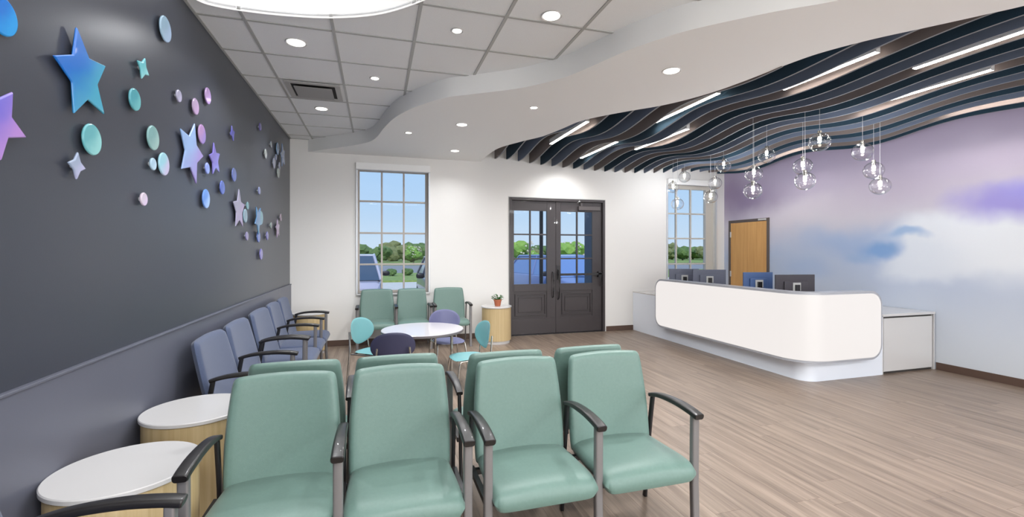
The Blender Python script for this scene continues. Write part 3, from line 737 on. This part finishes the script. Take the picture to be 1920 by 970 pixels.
# ================================================================== WAITING SEATS
def make_unit(arms, vinyl, side, label, loc, rz, deep=0.0, gap=.018):
    """ganged waiting chair; local front is -y, arm tips at y=0; arms = x of the arm centres"""
    t = thing('waiting_chairs' if len(arms) > 2 else 'waiting_chair', label, 'chair', loc, rz)
    for a, b in zip(arms, arms[1:]):
        c = (a + b) / 2; hw = (b - a) / 2 - gap
        def back(u, v, k):
            z = .630 + v * .262
            q = (v + 1) / 2
            taper = 1.0 - .105 * max(0, q - .38) ** 1.6 / .62 ** 1.6 - .03 * max(0, .38 - q)
            yy = .398 + (.085 + deep) * q - .022 * u * u
            bow = -.030 * k
            return (c + u * hw * taper, yy + .026 + bow, z + .010 * (1 - u * u) * max(0, v))
        MB().pillow(back, n=20, e=20, p=16, q=2.4).build('backrest', vinyl, t, smooth=60)
        def seat(u, v, k):
            y = .215 + v * .245
            fr = max(0, -v)
            z = .392 + .034 * k + .012 * (1 - u * u) * (k > 0)
            z -= .030 * fr ** 4
            z += .012 * fr ** 1.5 * (1 - fr ** 4)
            wid = hw * (1.0 + .02 * fr) * (1 - .05 * max(0, v))
            if k < 0: z -= .012
            return (c + u * wid, y, z + .0)
        MB().pillow(seat, n=20, e=14, p=10, q=2.2).build('seat', vinyl, t, smooth=60)
    for a in arms:
        path = [(a, .42, .640), (a, .38, .652), (a, .32, .664), (a, .24, .671), (a, .14, .672), (a, .05, .664), (a, .0, .655), (a, -.012, .652)]
        MB().sweep(catmull(path, 4), rrect(.054, .031, .011), scales=[.72 + .28 * min(1, i / 18) if i < 27 else 1 - .06 * (i - 26) for i in range(29)]).build('armrest', 'arm_black', t, smooth=50)
        MB().sweep([(a, .028, .650), (a, .030, .50), (a, .032, .30), (a, .026, .12), (a, .018, .0)], rrect(.040, .034, .009), up=(0, 1, 0)).build('leg', 'leg_grey', t, smooth=50)
        MB().sweep([(a, .400, .650), (a, .425, .50), (a, .440, .40), (a, .455, .22), (a, .485, .0)], rrect(.020, .030, .007), up=(0, 1, 0)).build('leg', 'black_metal' if side else 'leg_grey', t, smooth=50)
    fr = MB()
    x0, x1 = arms[0], arms[-1]
    fr.box(x0, x1, .05, .075, .335, .362).box(x0, x1, .36, .385, .335, .362)
    for a in arms: fr.box(a - .012, a + .012, .03, .40, .34, .368)
    for a, b in zip(arms, arms[1:]):
        c = (a + b) / 2
        fr.box(c - .16, c - .135, .06, .42, .340, .356).box(c + .135, c + .16, .06, .42, .340, .356)
        fr.box(c - .16, c - .135, .455, .475, .34, .62).box(c + .135, c + .16, .455, .475, .34, .62)
    fr.build('seat_frame', 'black_metal', t, smooth=0)
    return t
make_unit([-.70, -.152, .392], 'vinyl_green', 1, 'nearest pair of joined green vinyl chairs with black arms, left half of the front row', (0, 1.985, 0), 0)
make_unit([.482, 1.030, 1.580], 'vinyl_green', 1, 'nearest pair of joined green vinyl chairs with black arms, right half of the front row', (0, 1.97, 0), 0)
make_unit([-.392, .152, .70], 'vinyl_green', 1, 'pair of joined green chairs facing away, back to back with the left front pair', (0, 3.235, 0), pi)
make_unit([-1.580, -1.030, -.482], 'vinyl_green', 1, 'pair of joined green chairs facing away, back to back with the right front pair', (0, 3.15, 0), pi)
make_unit([-.272, .288, .806], 'vinyl_green', 0, 'pair of joined green chairs below the window on the back wall', (0, 7.05, 0), 0)
make_unit([.868, 1.425], 'vinyl_green', 0, 'single green chair against the back wall, between the window and the double doors', (0, 7.06, 0), 0)
# blue rows against the dark wall face +x: local x -> world y
def blue(arms_y, label):
    return make_unit([a for a in arms_y], 'fabric_blue', 1, label, (-.635, 0, 0), pi / 2, deep=.04, gap=.004)
blue([3.46, 4.13, 4.79], 'nearer pair of joined blue fabric chairs along the dark wall')
blue([4.87, 5.60, 6.17, 6.75], 'row of three joined blue fabric chairs along the dark wall, toward the corner')
blue([.66, 1.23, 1.80], 'blue fabric chairs by the dark wall cut off by the bottom left corner')

# ================================================================== DRUM TABLES
def drum(x, y, R, h, label):
    t = thing('drum_table', label, 'side table', (x, y, 0), group='round oak drum tables')
    MB().lathe([(R - .03, 0), (R - .03, .05)], n=48).build('plinth', 'white_gloss', t)
    MB().lathe([(0, .05), (R - .012, .05), (R - .012, h - .022)], n=64, cap=True).build('body', 'oak', t, smooth=30)
    MB().lathe([(0, h - .022), (R - .003, h - .022), (R, h - .019), (R, h - .004), (R - .004, h), (0, h)], n=64, cap=False).build('tabletop', 'white_gloss', t, smooth=30)
    return t
drum(-.998, 2.285, .262, .60, 'nearest oak drum table with white top, at the bottom left')
drum(-.985, 3.03, .268, .60, 'oak drum table with white top behind the nearest one, by the blue chairs')
drum(-.955, 7.30, .25, .60, 'oak drum table in the room corner beyond the blue chairs')
drum(1.90, 7.30, .252, .60, 'oak drum table with a potted plant beside the double doors')
pp = thing('potted_plant', 'small green leafy plant in a terracotta pot on the drum table', 'plant', (1.91, 7.26, .60))
MB().lathe([(.045, 0), (.060, .085), (.066, .085), (.066, .108), (.058, .108), (.056, .090), (0, .090)], n=28).build('pot', 'terracotta', pp)
MB().lathe([(0, .091), (.055, .091)], n=20, cap=False).build('soil', 'soil', pp)
lv = MB()
for i in range(46):
    a = random.random() * 2 * pi; r = .02 + .075 * random.random(); h = .12 + .075 * random.random() - r * .25
    c = Vector((r * cos(a), r * sin(a), h)); w = .018 + .012 * random.random(); l = .04 + .02 * random.random()
    dx = Vector((cos(a), sin(a), random.uniform(-.3, .6))).normalized(); sd = dx.cross(Vector((0, 0, 1))).normalized()
    up_ = sd.cross(dx)
    lv.add([c - dx * l * .5, c - sd * w * .6 + up_ * .004, c + dx * l * .6, c + sd * w * .6 + up_ * .004, c + up_ * -.003], [(0, 1, 4), (1, 2, 4), (2, 3, 4), (3, 0, 4)])
    lv.tube([(0, 0, .09), tuple(c * .5 + Vector((0, 0, .05))), tuple(c)], .0016, 4)
lv.build('leaves', 'leaf_green', pp, smooth=0, fix=False)['kind'] = 'stuff'

# ================================================================== CHILDREN'S TABLE AND CHAIRS
kt = thing('play_table', 'low round white children\'s table with chrome legs', 'table', (.52, 5.416, 0))
MB().lathe([(0, .568), (.462, .568), (.470, .573), (.472, .588), (.468, .593), (0, .593)], n=72, cap=False).build('tabletop', mat('table_white', (184, 180, 184), .28, coat=.3), kt, smooth=30)
MB().lathe([(0, .560), (.466, .560), (.4725, .566), (.4725, .587), (.470, .5875), (.470, .568), (0, .567)], n=72, cap=False).build('edge_band', mat('edge_band', (112, 106, 108), .5), kt, smooth=30)
for k in range(4):
    a = pi / 4 + pi / 2 * k + .25
    MB().tube([(.36 * cos(a), .36 * sin(a), .56), (.36 * cos(a), .36 * sin(a), 0)], .016, 14).build('leg', 'chrome', kt)
def kid_chair(m_, label, loc, rz):
    """local front is -y; backrest at y=+.17"""
    t = thing('children_chair', label, 'chair', loc, rz, group="children's chairs around the low table")
    def back(u, v, k):
        z = .575 + v * .15; w = .212 * (1 - .10 * (v < 0) * v * v)
        if v < 0: w *= (1 - .22 * v * v)
        return (u * w, .185 + .035 * (v + 1) / 2 - .055 * u * u * 1.0 + .006 * -k, z)
    MB().pillow(back, n=16, e=2.25, p=16, q=2).build('backrest', m_, t, smooth=60)
    def seat(u, v, k):
        return (u * (.185 - .012 * v), -.01 + v * .185, .357 + .006 * k - .018 * (1 - u * u) * (1 - v * v) - .02 * max(0, -v) ** 3)
    MB().pillow(seat, n=16, e=3.6, p=16, q=2).build('seat', m_, t, smooth=60)
    for s in (-1, 1):
        MB().tube(catmull([(s * .150, .215, .58), (s * .160, .205, .48), (s * .172, .195, .36), (s * .192, .20, .18), (s * .20, .215, 0)], 4), .0105, 10).build('leg', 'chrome', t)
        MB().tube(catmull([(s * .178, .17, .335), (s * .175, .0, .335), (s * .175, -.12, .335), (s * .180, -.16, .30), (s * .195, -.185, .12), (s * .20, -.195, 0)], 5), .0105, 10).build('leg', 'chrome', t)
    MB().tube([(-.178, .15, .335), (.178, .15, .335)], .009).tube([(-.172, -.11, .335), (.172, -.11, .335)], .009).box(-.12, -.09, .0, .03, .325, .345).box(.09, .12, .0, .03, .325, .345).build('under_frame', 'black_metal', t)
    return t
kid_chair('plastic_cyan', "aqua plastic children's chair left of the low table", (-.03, 5.50, 0), radians(90 - 35))
kid_chair('plastic_cyan', "aqua plastic children's chair right of the low table", (.97, 4.93, 0), radians(-90 + 8))
kid_chair('plastic_navy', "dark navy children's chair in front of the low table, back to camera", (.155, 4.70, 0), radians(180))
kid_chair('plastic_violet', "violet blue children's chair beyond the low table", (.885, 5.88, 0), radians(8))

# ================================================================== RECEPTION DESK
dk = thing('reception_desk', 'white reception desk with a glowing curved front panel', 'desk', (4.70, 4.03, 0))
def PK(m_, n_, mt_, **k):
    m_.v = [(a - 4.70, b - 4.03, c) for a, b, c in m_.v]; return m_.build(n_, mt_, dk, **k)
def lpath(x0, y0, r, yend, xend, n=14):
    """outline from (x0,yend) down to the rounded corner at (x0,y0) and on to (xend,y0)"""
    pts = [(x0, yend)]
    for i in range(n + 1):
        a = pi + (pi / 2) * i / n
        pts.append((x0 + r + r * cos(a), y0 + r + r * sin(a)))
    pts.append((xend, y0)); return pts
outer = lpath(4.70, 4.03, .17, YB - .002, 5.885); inner = lpath(5.25, 4.62, .05, YB - .002, 5.885)
PK(MB().prism(outer + inner[::-1], 0, .715), 'base', 'desk_white', smooth=35)
PK(MB().prism(lpath(4.695, 4.025, .175, YB - .002, 5.89) + lpath(5.35, 4.72, .05, YB - .002, 5.89)[::-1], .715, .735), 'worktop', 'white_gloss', smooth=35)
PK(MB().prism(lpath(4.74, 4.07, .15, 6.62, 5.62) + lpath(4.80, 4.13, .10, 6.62, 5.62)[::-1], .735, 1.0), 'riser', 'desk_white', smooth=35)
# luminous panel: surface parameterised by arc length s
px0, py0, pr, pyend, pxend = 4.535, 3.905, .34, 6.74, 5.70
L1 = pyend - (py0 + pr); L2 = pr * pi / 2; L3 = pxend - (px0 + pr); LT = L1 + L2 + L3
def pmap(s, z, off):
    """off > 0 = outward (towards the room)"""
    if s < L1: return (px0 - off, pyend - s, z)
    if s < L1 + L2:
        a = pi + (s - L1) / pr; return (px0 + pr + (pr + off) * cos(a), py0 + pr + (pr + off) * sin(a), z)
    return (px0 + pr + (s - L1 - L2), py0 - off, z)
def rr_cols(s0, s1, z0, z1, r, n=10, mid=.06):
    ss = [s0 + r * (1 - cos(pi / 2 * i / n)) for i in range(n + 1)]
    k = int((s1 - s0 - 2 * r) / mid); ss += [s0 + r + (s1 - s0 - 2 * r) * i / k for i in range(1, k)]
    ss += [s1 - r * (1 - cos(pi / 2 * i / n)) for i in range(n, -1, -1)]
    out = []
    for s in ss:
        e = max(0, r - (s - s0), r - (s1 - s)); d = r - sqrt(max(0, r * r - e * e))
        out.append((s, z0 + d, z1 - d))
    return out
def pslab(cols, o_in, o_out, lean=0):
    m_ = MB(); vs = []
    for s, a, b in cols: vs += [pmap(s, a, o_in), pmap(s, a, o_out), pmap(s, b, o_out), pmap(s, b, o_in)]
    n = len(cols); fs = [(0, 1, 2, 3), tuple(4 * (n - 1) + q for q in (3, 2, 1, 0))]
    for i in range(n - 1):
        for q in range(4): fs.append((4 * i + q, 4 * i + (q + 1) % 4, 4 * i + 4 + (q + 1) % 4, 4 * i + 4 + q))
    return m_.add(vs, fs)
PZ0, PZ1 = .235, 1.035
PK(pslab(rr_cols(0, LT, PZ0, PZ1, .17), -.155, 0), 'panel_frame', 'panel_rim', smooth=40, bevel=.012, seg=3)
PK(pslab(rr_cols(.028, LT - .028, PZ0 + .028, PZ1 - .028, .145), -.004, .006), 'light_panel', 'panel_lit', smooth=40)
cb = thing('storage_cabinet', 'low white storage cabinet between the reception desk and the mural wall', 'cabinet', (6.35, 4.35, 0))
def PC(m_, n_, mt_, **k):
    m_.v = [(a - 6.35, b - 4.35, c) for a, b, c in m_.v]; return m_.build(n_, mt_, cb, **k)
PC(MB().box(5.895, XR - .015, 4.06, 4.68, .0, .70), 'carcass', 'reveal_dark', smooth=0)
PC(MB().box(5.919, XR - .050, 4.038, 4.058, .030, .680), 'front_panel', 'white_gloss', smooth=0, bevel=.002)
PC(MB().box(5.89, 5.903, 4.032, 4.07, 0, .70).box(XR - .032, XR - .013, 4.032, 4.07, 0, .70), 'side_panel', 'white_gloss', smooth=0, bevel=.001)
PC(MB().box(5.892, XR - .012, 4.025, 4.70, .702, .732), 'worktop', 'white_gloss', smooth=0, bevel=.002)

# monitors, seen from behind
def monitor(x, y, rz, w, zt, m_, label):
    t = thing('monitor', label, 'computer monitor', (x, y, .735), rz, group='monitors on the reception desk')
    h = .33; z1 = zt - .735; z0 = z1 - h
    MB().box(-w / 2, w / 2, -.012, .012, z0, z1).build('case', m_, t, smooth=0, bevel=.004)
    MB().box(-w / 2 + .015, w / 2 - .015, .0125, .0135, z0 + .015, z1 - .015).build('screen', 'black_metal', t, smooth=0)
    MB().box(-w * .30, w * .30, -.035, -.012, z0 + .05, z1 - .085).build('rear_housing', m_, t, smooth=0, bevel=.008)
    MB().box(-.055, .055, -.044, -.034, z0 + .12, z1 - .105).build('mount_plate', 'grid_grey', t, smooth=0, bevel=.003)
    MB().box(-.03, .03, -.065, -.038, .01, z0 + .2).build('stand', 'black_metal', t, smooth=0, bevel=.004)
    MB().box(-.12, .12, -.12, .09, 0, .012).build('foot', 'black_metal', t, smooth=0, bevel=.004)
    return t
monitor(5.02, 6.62, radians(-18), .50, 1.20, 'monitor_grey', 'dark grey monitor nearest the window, half hidden by the next one')
monitor(5.20, 6.22, radians(-22), .52, 1.20, 'monitor_grey', 'dark grey monitor second from the window, behind the desk panel')
monitor(5.12, 5.15, radians(-14), .42, 1.205, 'monitor_blue', 'blue tinted monitor in front of the wooden door')
monitor(5.30, 4.72, radians(-10), .56, 1.190, 'monitor_dark', 'largest darkest monitor, nearest the camera on the desk')

# ================================================================== GLASS PENDANTS
GD = .212
pend = [(1262, 351.5, 8.17), (1270.3, 382.8, 7.88), (1283.3, 332, 8.3), (1332.3, 369.7, 7.3), (1340.6, 343.7, 7.6), (1356.8, 311, 7.05),
        (1413.5, 326.8, 5.9), (1412, 358, 5.62), (1437.5, 291.6, 6.0), (1505.2, 312.4, 5.53), (1509.4, 339.8, 5.14), (1536.7, 266.9, 4.92),
        (1617.2, 285, 5.14), (1638, 320, 5.4), (1650, 349, 5.29)]
plb = ['left globe pendant of the cluster at the far end, middle height', 'lowest globe pendant of the far left cluster, before the window', 'highest globe pendant of the far left cluster',
       'lowest globe pendant of the second cluster, at the window edge', 'middle globe pendant of the second cluster', 'highest globe pendant of the second cluster, against the baffles',
       'upper globe pendant of the stacked two in the third cluster', 'lowest globe pendant of the third cluster, above the wooden door', 'highest globe pendant of the third cluster, right of its stacked pair',
       'upper globe pendant of the overlapping pair in the fourth cluster', 'lowest and larger globe pendant of the fourth cluster', 'highest globe pendant of all, in front of the baffles',
       'highest globe pendant of the rightmost cluster', 'middle globe pendant of the rightmost cluster', 'lowest globe pendant of the rightmost cluster, before the mural']
gp = None
for (u, v_, d_), lb in zip(pend, plb):
    k = (u - CXP) / F_; x, y, z = (sy + k * cy) * d_, (cy - k * sy) * d_, 1.5 + (V0 - v_) / F_ * d_
    # keep the cord clear of the felt: snap between two baffles
    kk = round((x - FX0) / FDX - .5); xn = FX0 + (kk + .5) * FDX; xn = max(min(xn, x + .08), x - .08) if abs(xn - x) > .08 else xn
    if gp is None:
        gp = thing('glass_pendant', lb, 'pendant light', (0, 0, 0), group='clear glass globe pendants over the desk')
        R = GD / 2
        prof = [(R * sin(pi * i / 24), -R * cos(pi * i / 24) * .95) for i in range(0, 23)] + [(.022, R * .97), (.020, R * 1.1)]
        MB().lathe(prof, n=40, cap=False).build('globe', 'globe_glass', gp)
        MB().lathe([(0, R * 1.15), (.020, R * 1.15), (.022, R * .8), (.016, R * .55), (.0, R * .55)], n=18, cap=False).build('socket', 'chrome', gp)
        MB().lathe([(0, R * .60), (.013, R * .56), (.020, R * .36), (.016, R * .22), (0, R * .17)], n=18, cap=False).build('bulb', 'bulb_lit', gp)
        cord = MB().tube([(0, 0, R * 1.1), (0, 0, 1.0)], .0022, 6).build('cord', 'alu', gp)
        t = gp; t.location = (x, y, z)
    else:
        t = dup(gp, (x, y, z), None, lb)
    pd = bpy.data.lights.new('bulb_glow', 'POINT'); pd.energy = 2.6; pd.shadow_soft_size = .02; pd.color = WHITE
    po = bpy.data.objects.new('bulb_glow', pd); COL.objects.link(po); po.location = (x, y, z - .01)
    for ch in t.children:
        if ch.name.startswith('cord'):
            me = MB().tube([(0, 0, GD / 2 * 1.1), (0, 0, ZT - z - .002)], .0020, 6)
            if t is gp:
                ch.data.clear_geometry(); ch.data.from_pydata(me.v, [], me.f)
            else:
                nm = bpy.data.meshes.new('cord'); nm.from_pydata(me.v, [], me.f); nm.materials.append(MATS['alu']); ch.data = nm

# ================================================================== OUTSIDE
mat('asphalt', (140, 140, 144), .9, noise=(3, (126, 126, 130), .7)); mat('concrete', (206, 202, 196), .85, noise=(4, (190, 186, 180), .6))
mat('grass', (116, 140, 74), .95, noise=(6, (150, 164, 96), .8)); mat('crown_green', (66, 92, 52), .9, noise=(1.4, (110, 134, 74), .9), bump=(6, 1))
mat('crown_olive', (98, 106, 66), .9, noise=(1.6, (136, 140, 92), .9), bump=(6, 1)); mat('bark', (92, 76, 62), .9); mat('blossom', (214, 206, 196), .9)
gz = -.12
struct(MB().box(-60, 90, YB + .25, 9.6, gz - .2, gz + .0).build('ground_walk', 'concrete', smooth=0))
struct(MB().box(-80, 120, 9.6, 26, gz - .3, gz - .1).build('ground_parking', 'concrete', smooth=0))
struct(MB().box(-80, 120, 26, 35, gz - .3, gz + .0).build('ground_verge', 'grass', smooth=0))
struct(MB().box(-120, 160, 35, 57, gz - .4, gz - .1).build('ground_road', 'asphalt', smooth=0))
struct(MB().box(-300, 400, 57, 400, gz - .4, gz + .0).build('ground_field', 'grass', smooth=0))
def blob(m_, c, r, zs=1.0, n=2, amp=.22, seed=0):
    bm = bmesh.new(); bmesh.ops.create_icosphere(bm, subdivisions=n, radius=1)
    rnd = random.Random(seed); ph = [rnd.uniform(0, 6) for _ in range(6)]
    vs = []
    for v in bm.verts:
        p = v.co; k = 1 + amp * (sin(p.x * 5 + ph[0]) * sin(p.y * 5 + ph[1]) + .6 * sin(p.z * 8 + ph[2]) * sin(p.x * 9 + ph[3])) + rnd.uniform(-.08, .08)
        vs.append((c[0] + p.x * r * k, c[1] + p.y * r * k, c[2] + p.z * r * zs * k))
    fs = [tuple(v.index for v in f.verts) for f in bm.faces]; bm.free(); m_.add(vs, fs)
protos_t = []
for q in range(4):
    t = thing('hedge_tree', 'bushy tree in the distant tree line beyond the road', 'tree', (0, 0, gz), group='distant tree line beyond the road')
    m = MB()
    for b_ in range(9):
        a = random.random() * 6.28; r = random.uniform(0, 1.3); blob(m, (r * cos(a), r * sin(a), random.uniform(.9, 2.2)), random.uniform(.8, 1.25), .8, 2, .2, q * 20 + b_)
    m.build('crown', 'crown_green' if q % 2 else 'crown_olive', t, smooth=0)
    MB().tube([(0, 0, 0), (0, 0, 1.5)], .18, 8).build('trunk', 'bark', t)
    protos_t.append(t)
idx = 0
for rowy, sc, step, rn in ((70, 1.0, 4.6, 'front'), (76, 1.1, 4.9, 'middle'), (83, 1.3, 5.4, 'rear')):
    for r0, r1, where in ((-.06, .13, 'through the left window'), (.28, .55, 'through the double doors'), (.69, .88, 'through the window behind the desk')):
        x = r0 * rowy + (2.2 if rn == 'middle' else .9 if rn == 'rear' else 0); nn = 0
        while x < r1 * rowy:
            p = protos_t[idx % 4]
            o = p if idx < 4 else dup(p)
            o.location = (x + random.uniform(-.2, .2), rowy + random.uniform(-.5, .5), gz); s_ = sc * random.uniform(.88, .98); o.scale = (s_, s_, s_ * random.uniform(.75, 1.0)); o.rotation_euler = (0, 0, random.random() * 6)
            o['label'] = '%s distant tree, %s from left in the %s row %s' % ('green' if idx % 2 else 'olive', ordinal(nn), rn, where)
            idx += 1; nn += 1; x += step
for x, y, lb in ((1.0, 31, 'small low shrub on the verge, left one seen in the left window'), (2.05, 31.3, 'small low shrub on the verge, right one seen in the left window')):
    t = thing('verge_shrub', lb, 'shrub', (x, y, gz)); m = MB()
    for b_ in range(4): blob(m, (random.uniform(-.22, .22), random.uniform(-.2, .2), .25), .27, .8, 2, .2, b_ + 90)
    m.build('crown', 'crown_green', t, smooth=0)
for x, y, lb in ((12.9, 29, 'young crape myrtle with pale blossoms seen through the right door'), (9.6, 29.5, 'young crape myrtle with pale blossoms seen through the left door'), (4.4, 58, 'pale blossoming tree seen at the right of the left window')):
    t = thing('blossom_tree', lb, 'tree', (x, y, gz)); m = MB(); w = MB()
    for b_ in range(7):
        c = (random.uniform(-.8, .8), random.uniform(-.7, .7), random.uniform(1.3, 2.5)); blob(m, c, random.uniform(.5, .75), .8, 2, .25, b_ + 50)
    for b_ in range(60):
        a = random.random() * 6.28; zz = random.uniform(1.2, 2.9); rr = random.uniform(.5, 1.25); blob(w, (rr * cos(a), rr * sin(a), zz), .10, .8, 1, .1, b_)
    m.build('crown', mat('crown_lime', (104, 146, 62), .9, noise=(2, (150, 180, 90), .8)), t, smooth=0); w.build('blossoms', 'blossom', t, smooth=0)['kind'] = 'stuff'
    t.scale = (.78, .78, .78)
    for s_ in (-.15, .1, .2): MB().tube([(s_ * .4, 0, 0), (s_, .05, 1.4)], .035, 6).build('trunk', 'bark', t)

def car(label, loc, rz, paint, glassm, H=1.55, Lc=4.6, Wc=1.84):
    """front faces local -y"""
    t = thing('parked_car', label, 'car', loc, rz)
    hw = Wc / 2
    # side profile (y, z_low, z_high, halfwidth_low, halfwidth_high)
    st = [(-Lc / 2, .38, .62, hw * .80, hw * .76), (-Lc / 2 + .12, .24, .76, hw * .93, hw * .88), (-Lc / 2 + .55, .20, .88, hw, hw * .93), (-Lc / 2 + 1.15, .20, .99, hw, hw * .95),
          (0, .20, 1.02, hw, hw * .96), (Lc / 2 - .6, .20, 1.04, hw, hw * .95), (Lc / 2 - .12, .26, .98, hw * .95, hw * .9), (Lc / 2, .38, .85, hw * .86, hw * .82)]
    def loft(st, m_):
        vs = []
        for y, a, b, w0, w1 in st:
            md = (a + b) / 2
            vs += [(-w0 * .93, y, a), (w0 * .93, y, a), (w0, y, a + .12), (w0, y, md + .05), (w1, y, b - .04), (w1 * .9, y, b), (-w1 * .9, y, b), (-w1, y, b - .04), (-w0, y, md + .05), (-w0, y, a + .12)]
        n = 10; fs = [tuple(range(n)), tuple((len(st) - 1) * n + i for i in range(n))[::-1]]
        for i in range(len(st) - 1):
            for j in range(n): fs.append((i * n + j, i * n + (j + 1) % n, (i + 1) * n + (j + 1) % n, (i + 1) * n + j))
        return m_.add(vs, fs)
    loft(st, MB()).build('body', paint, t, smooth=35, bevel=.02)
    # cabin: roof and glass house
    yb = [(-Lc / 2 + 1.05, .98), (-Lc / 2 + 1.85, H - .03), (-Lc / 2 + 2.3, H), (Lc / 2 - .95, H - .02), (Lc / 2 - .35, 1.02)]
    vs = []
    for (y, z) in yb:
        k = (z - .98) / (H - .98); w = hw * (.94 - .20 * k); vs += [(-w, y, z), (w, y, z)]
    nb = len(yb); base = [(-hw * .94, yb[0][0], .96), (hw * .94, yb[0][0], .96), (-hw * .94, yb[-1][0], .96), (hw * .94, yb[-1][0], .96)]
    g = MB(); g.add(vs, [(0, 1, 3, 2), (6, 7, 9, 8)]); g.add(vs, [(0, 2, 4, 6, 8), (1, 3, 5, 7, 9)])
    g.build('windows', glassm, t, smooth=0, fix=False)
    r = MB(); rv = []
    for (y, z) in yb[1:4]:
        w = hw * .745; rv += [(-w, y, z), (w, y, z), (w * .97, y, z + .02), (-w * .97, y, z + .02)]
    r.add(rv, [(0, 1, 2, 3), (8, 9, 10, 11)] + [(4 * i + j, 4 * i + (j + 1) % 4, 4 * i + 4 + (j + 1) % 4, 4 * i + 4 + j) for i in range(2) for j in range(4)])
    for s in (-1, 1):
        P_ = []
        for (y, z) in yb:
            k = (z - .98) / (H - .98); P_.append((s * hw * (.945 - .20 * k), y, z + .004))
        r.tube(P_, .035, 8)
        ym = .25; r.tube([(s * hw * .945, ym, .99), (s * hw * .75, ym - .02, H - .01)], .03, 8)
    r.build('roof', paint, t, smooth=40)
    for s in (-1, 1):
        MB().pillow(lambda u, v, k: (s * (hw + .10) + u * .11, -Lc / 2 + 1.55 + k * .05, 1.06 + v * .075), n=8, e=3, p=3).build('side_mirror', mat('mirror_dark', (48, 46, 50), .4), t)
        MB().pillow(lambda u, v, k: (s * hw * .70 + u * .17, -Lc / 2 + .10 + k * .06 + abs(u) * .03, .68 + v * .07), n=8, e=3, p=3).build('headlight', mat('headlight', (226, 228, 232), .15), t)
        for yy in (-Lc / 2 + .88, Lc / 2 - .85):
            wh = MB().lathe([(0, -.11), (.21, -.11), (.30, -.10), (.335, -.06), (.335, .06), (.30, .10), (.21, .11), (0, .11)], n=28, cap=False)
            w = wh.build('wheel', mat('tyre', (34, 34, 36), .8), t); w.location = (s * (hw - .10), yy, .335); w.rotation_euler = (0, pi / 2, 0)
            rm = MB().lathe([(0, .112), (.19, .112), (.205, .10), (.205, -.10), (.19, -.112), (0, -.112)], n=24, cap=False).build('rim', mat('rim', (170, 172, 176), .3, metal=.8), w)
    MB().box(-hw * .42, hw * .42, -Lc / 2 - .015, -Lc / 2 + .05, .46, .62).build('grille', 'black_metal', t, smooth=0, bevel=.01)
    MB().box(-.26, .26, -Lc / 2 - .022, -Lc / 2 - .012, .33, .44).build('number_plate', 'frame_light', t, smooth=0)
    return t
mat('car_silver', (196, 190, 206), .28, metal=.3, coat=.6); mat('car_blue', (128, 144, 192), .3, metal=.2, coat=.6); mat('car_dark', (96, 98, 108), .3, metal=.3, coat=.6)
mat('car_glass', (70, 84, 104), .08, spec=.8); mat('car_glass_blue', (110, 138, 190), .1, spec=.8)
car('silver parked car behind the left side of the window', (-.75, 13.4, gz - .1), pi, 'car_silver', 'car_glass', H=1.62)
car('grey parked car just showing at the right edge of the window', (2.15, 13.2, gz - .1), 0, 'car_dark', 'car_glass', H=1.55)
car('blue parked car seen through the double doors', (5.55, 13.4, gz - .1), radians(12), 'car_blue', 'car_glass_blue', H=1.58)
# porch column and slim post outside the doors
t = thing('porch_column', 'dark square porch column outside, seen through the right door', 'column', (4.62, 9.05, gz))
MB().box(-.20, .20, -.20, .20, 0, 4.4).build('shaft', mat('column_grey', (98, 102, 112), .7), t, smooth=0, bevel=.01)
MB().box(-.25, .25, -.25, .25, 0, .35).build('column_base', 'column_grey', t, smooth=0, bevel=.01)
t = thing('lamp_post', 'thin dark post standing outside the left door', 'post', (4.03, 10.95, gz))
MB().tube([(0, 0, 0), (0, 0, 4.6)], .05, 10).build('pole', 'black_metal', t); MB().lathe([(.11, 0), (.11, .25), (.06, .3)], n=16).build('pole_base', 'black_metal', t)
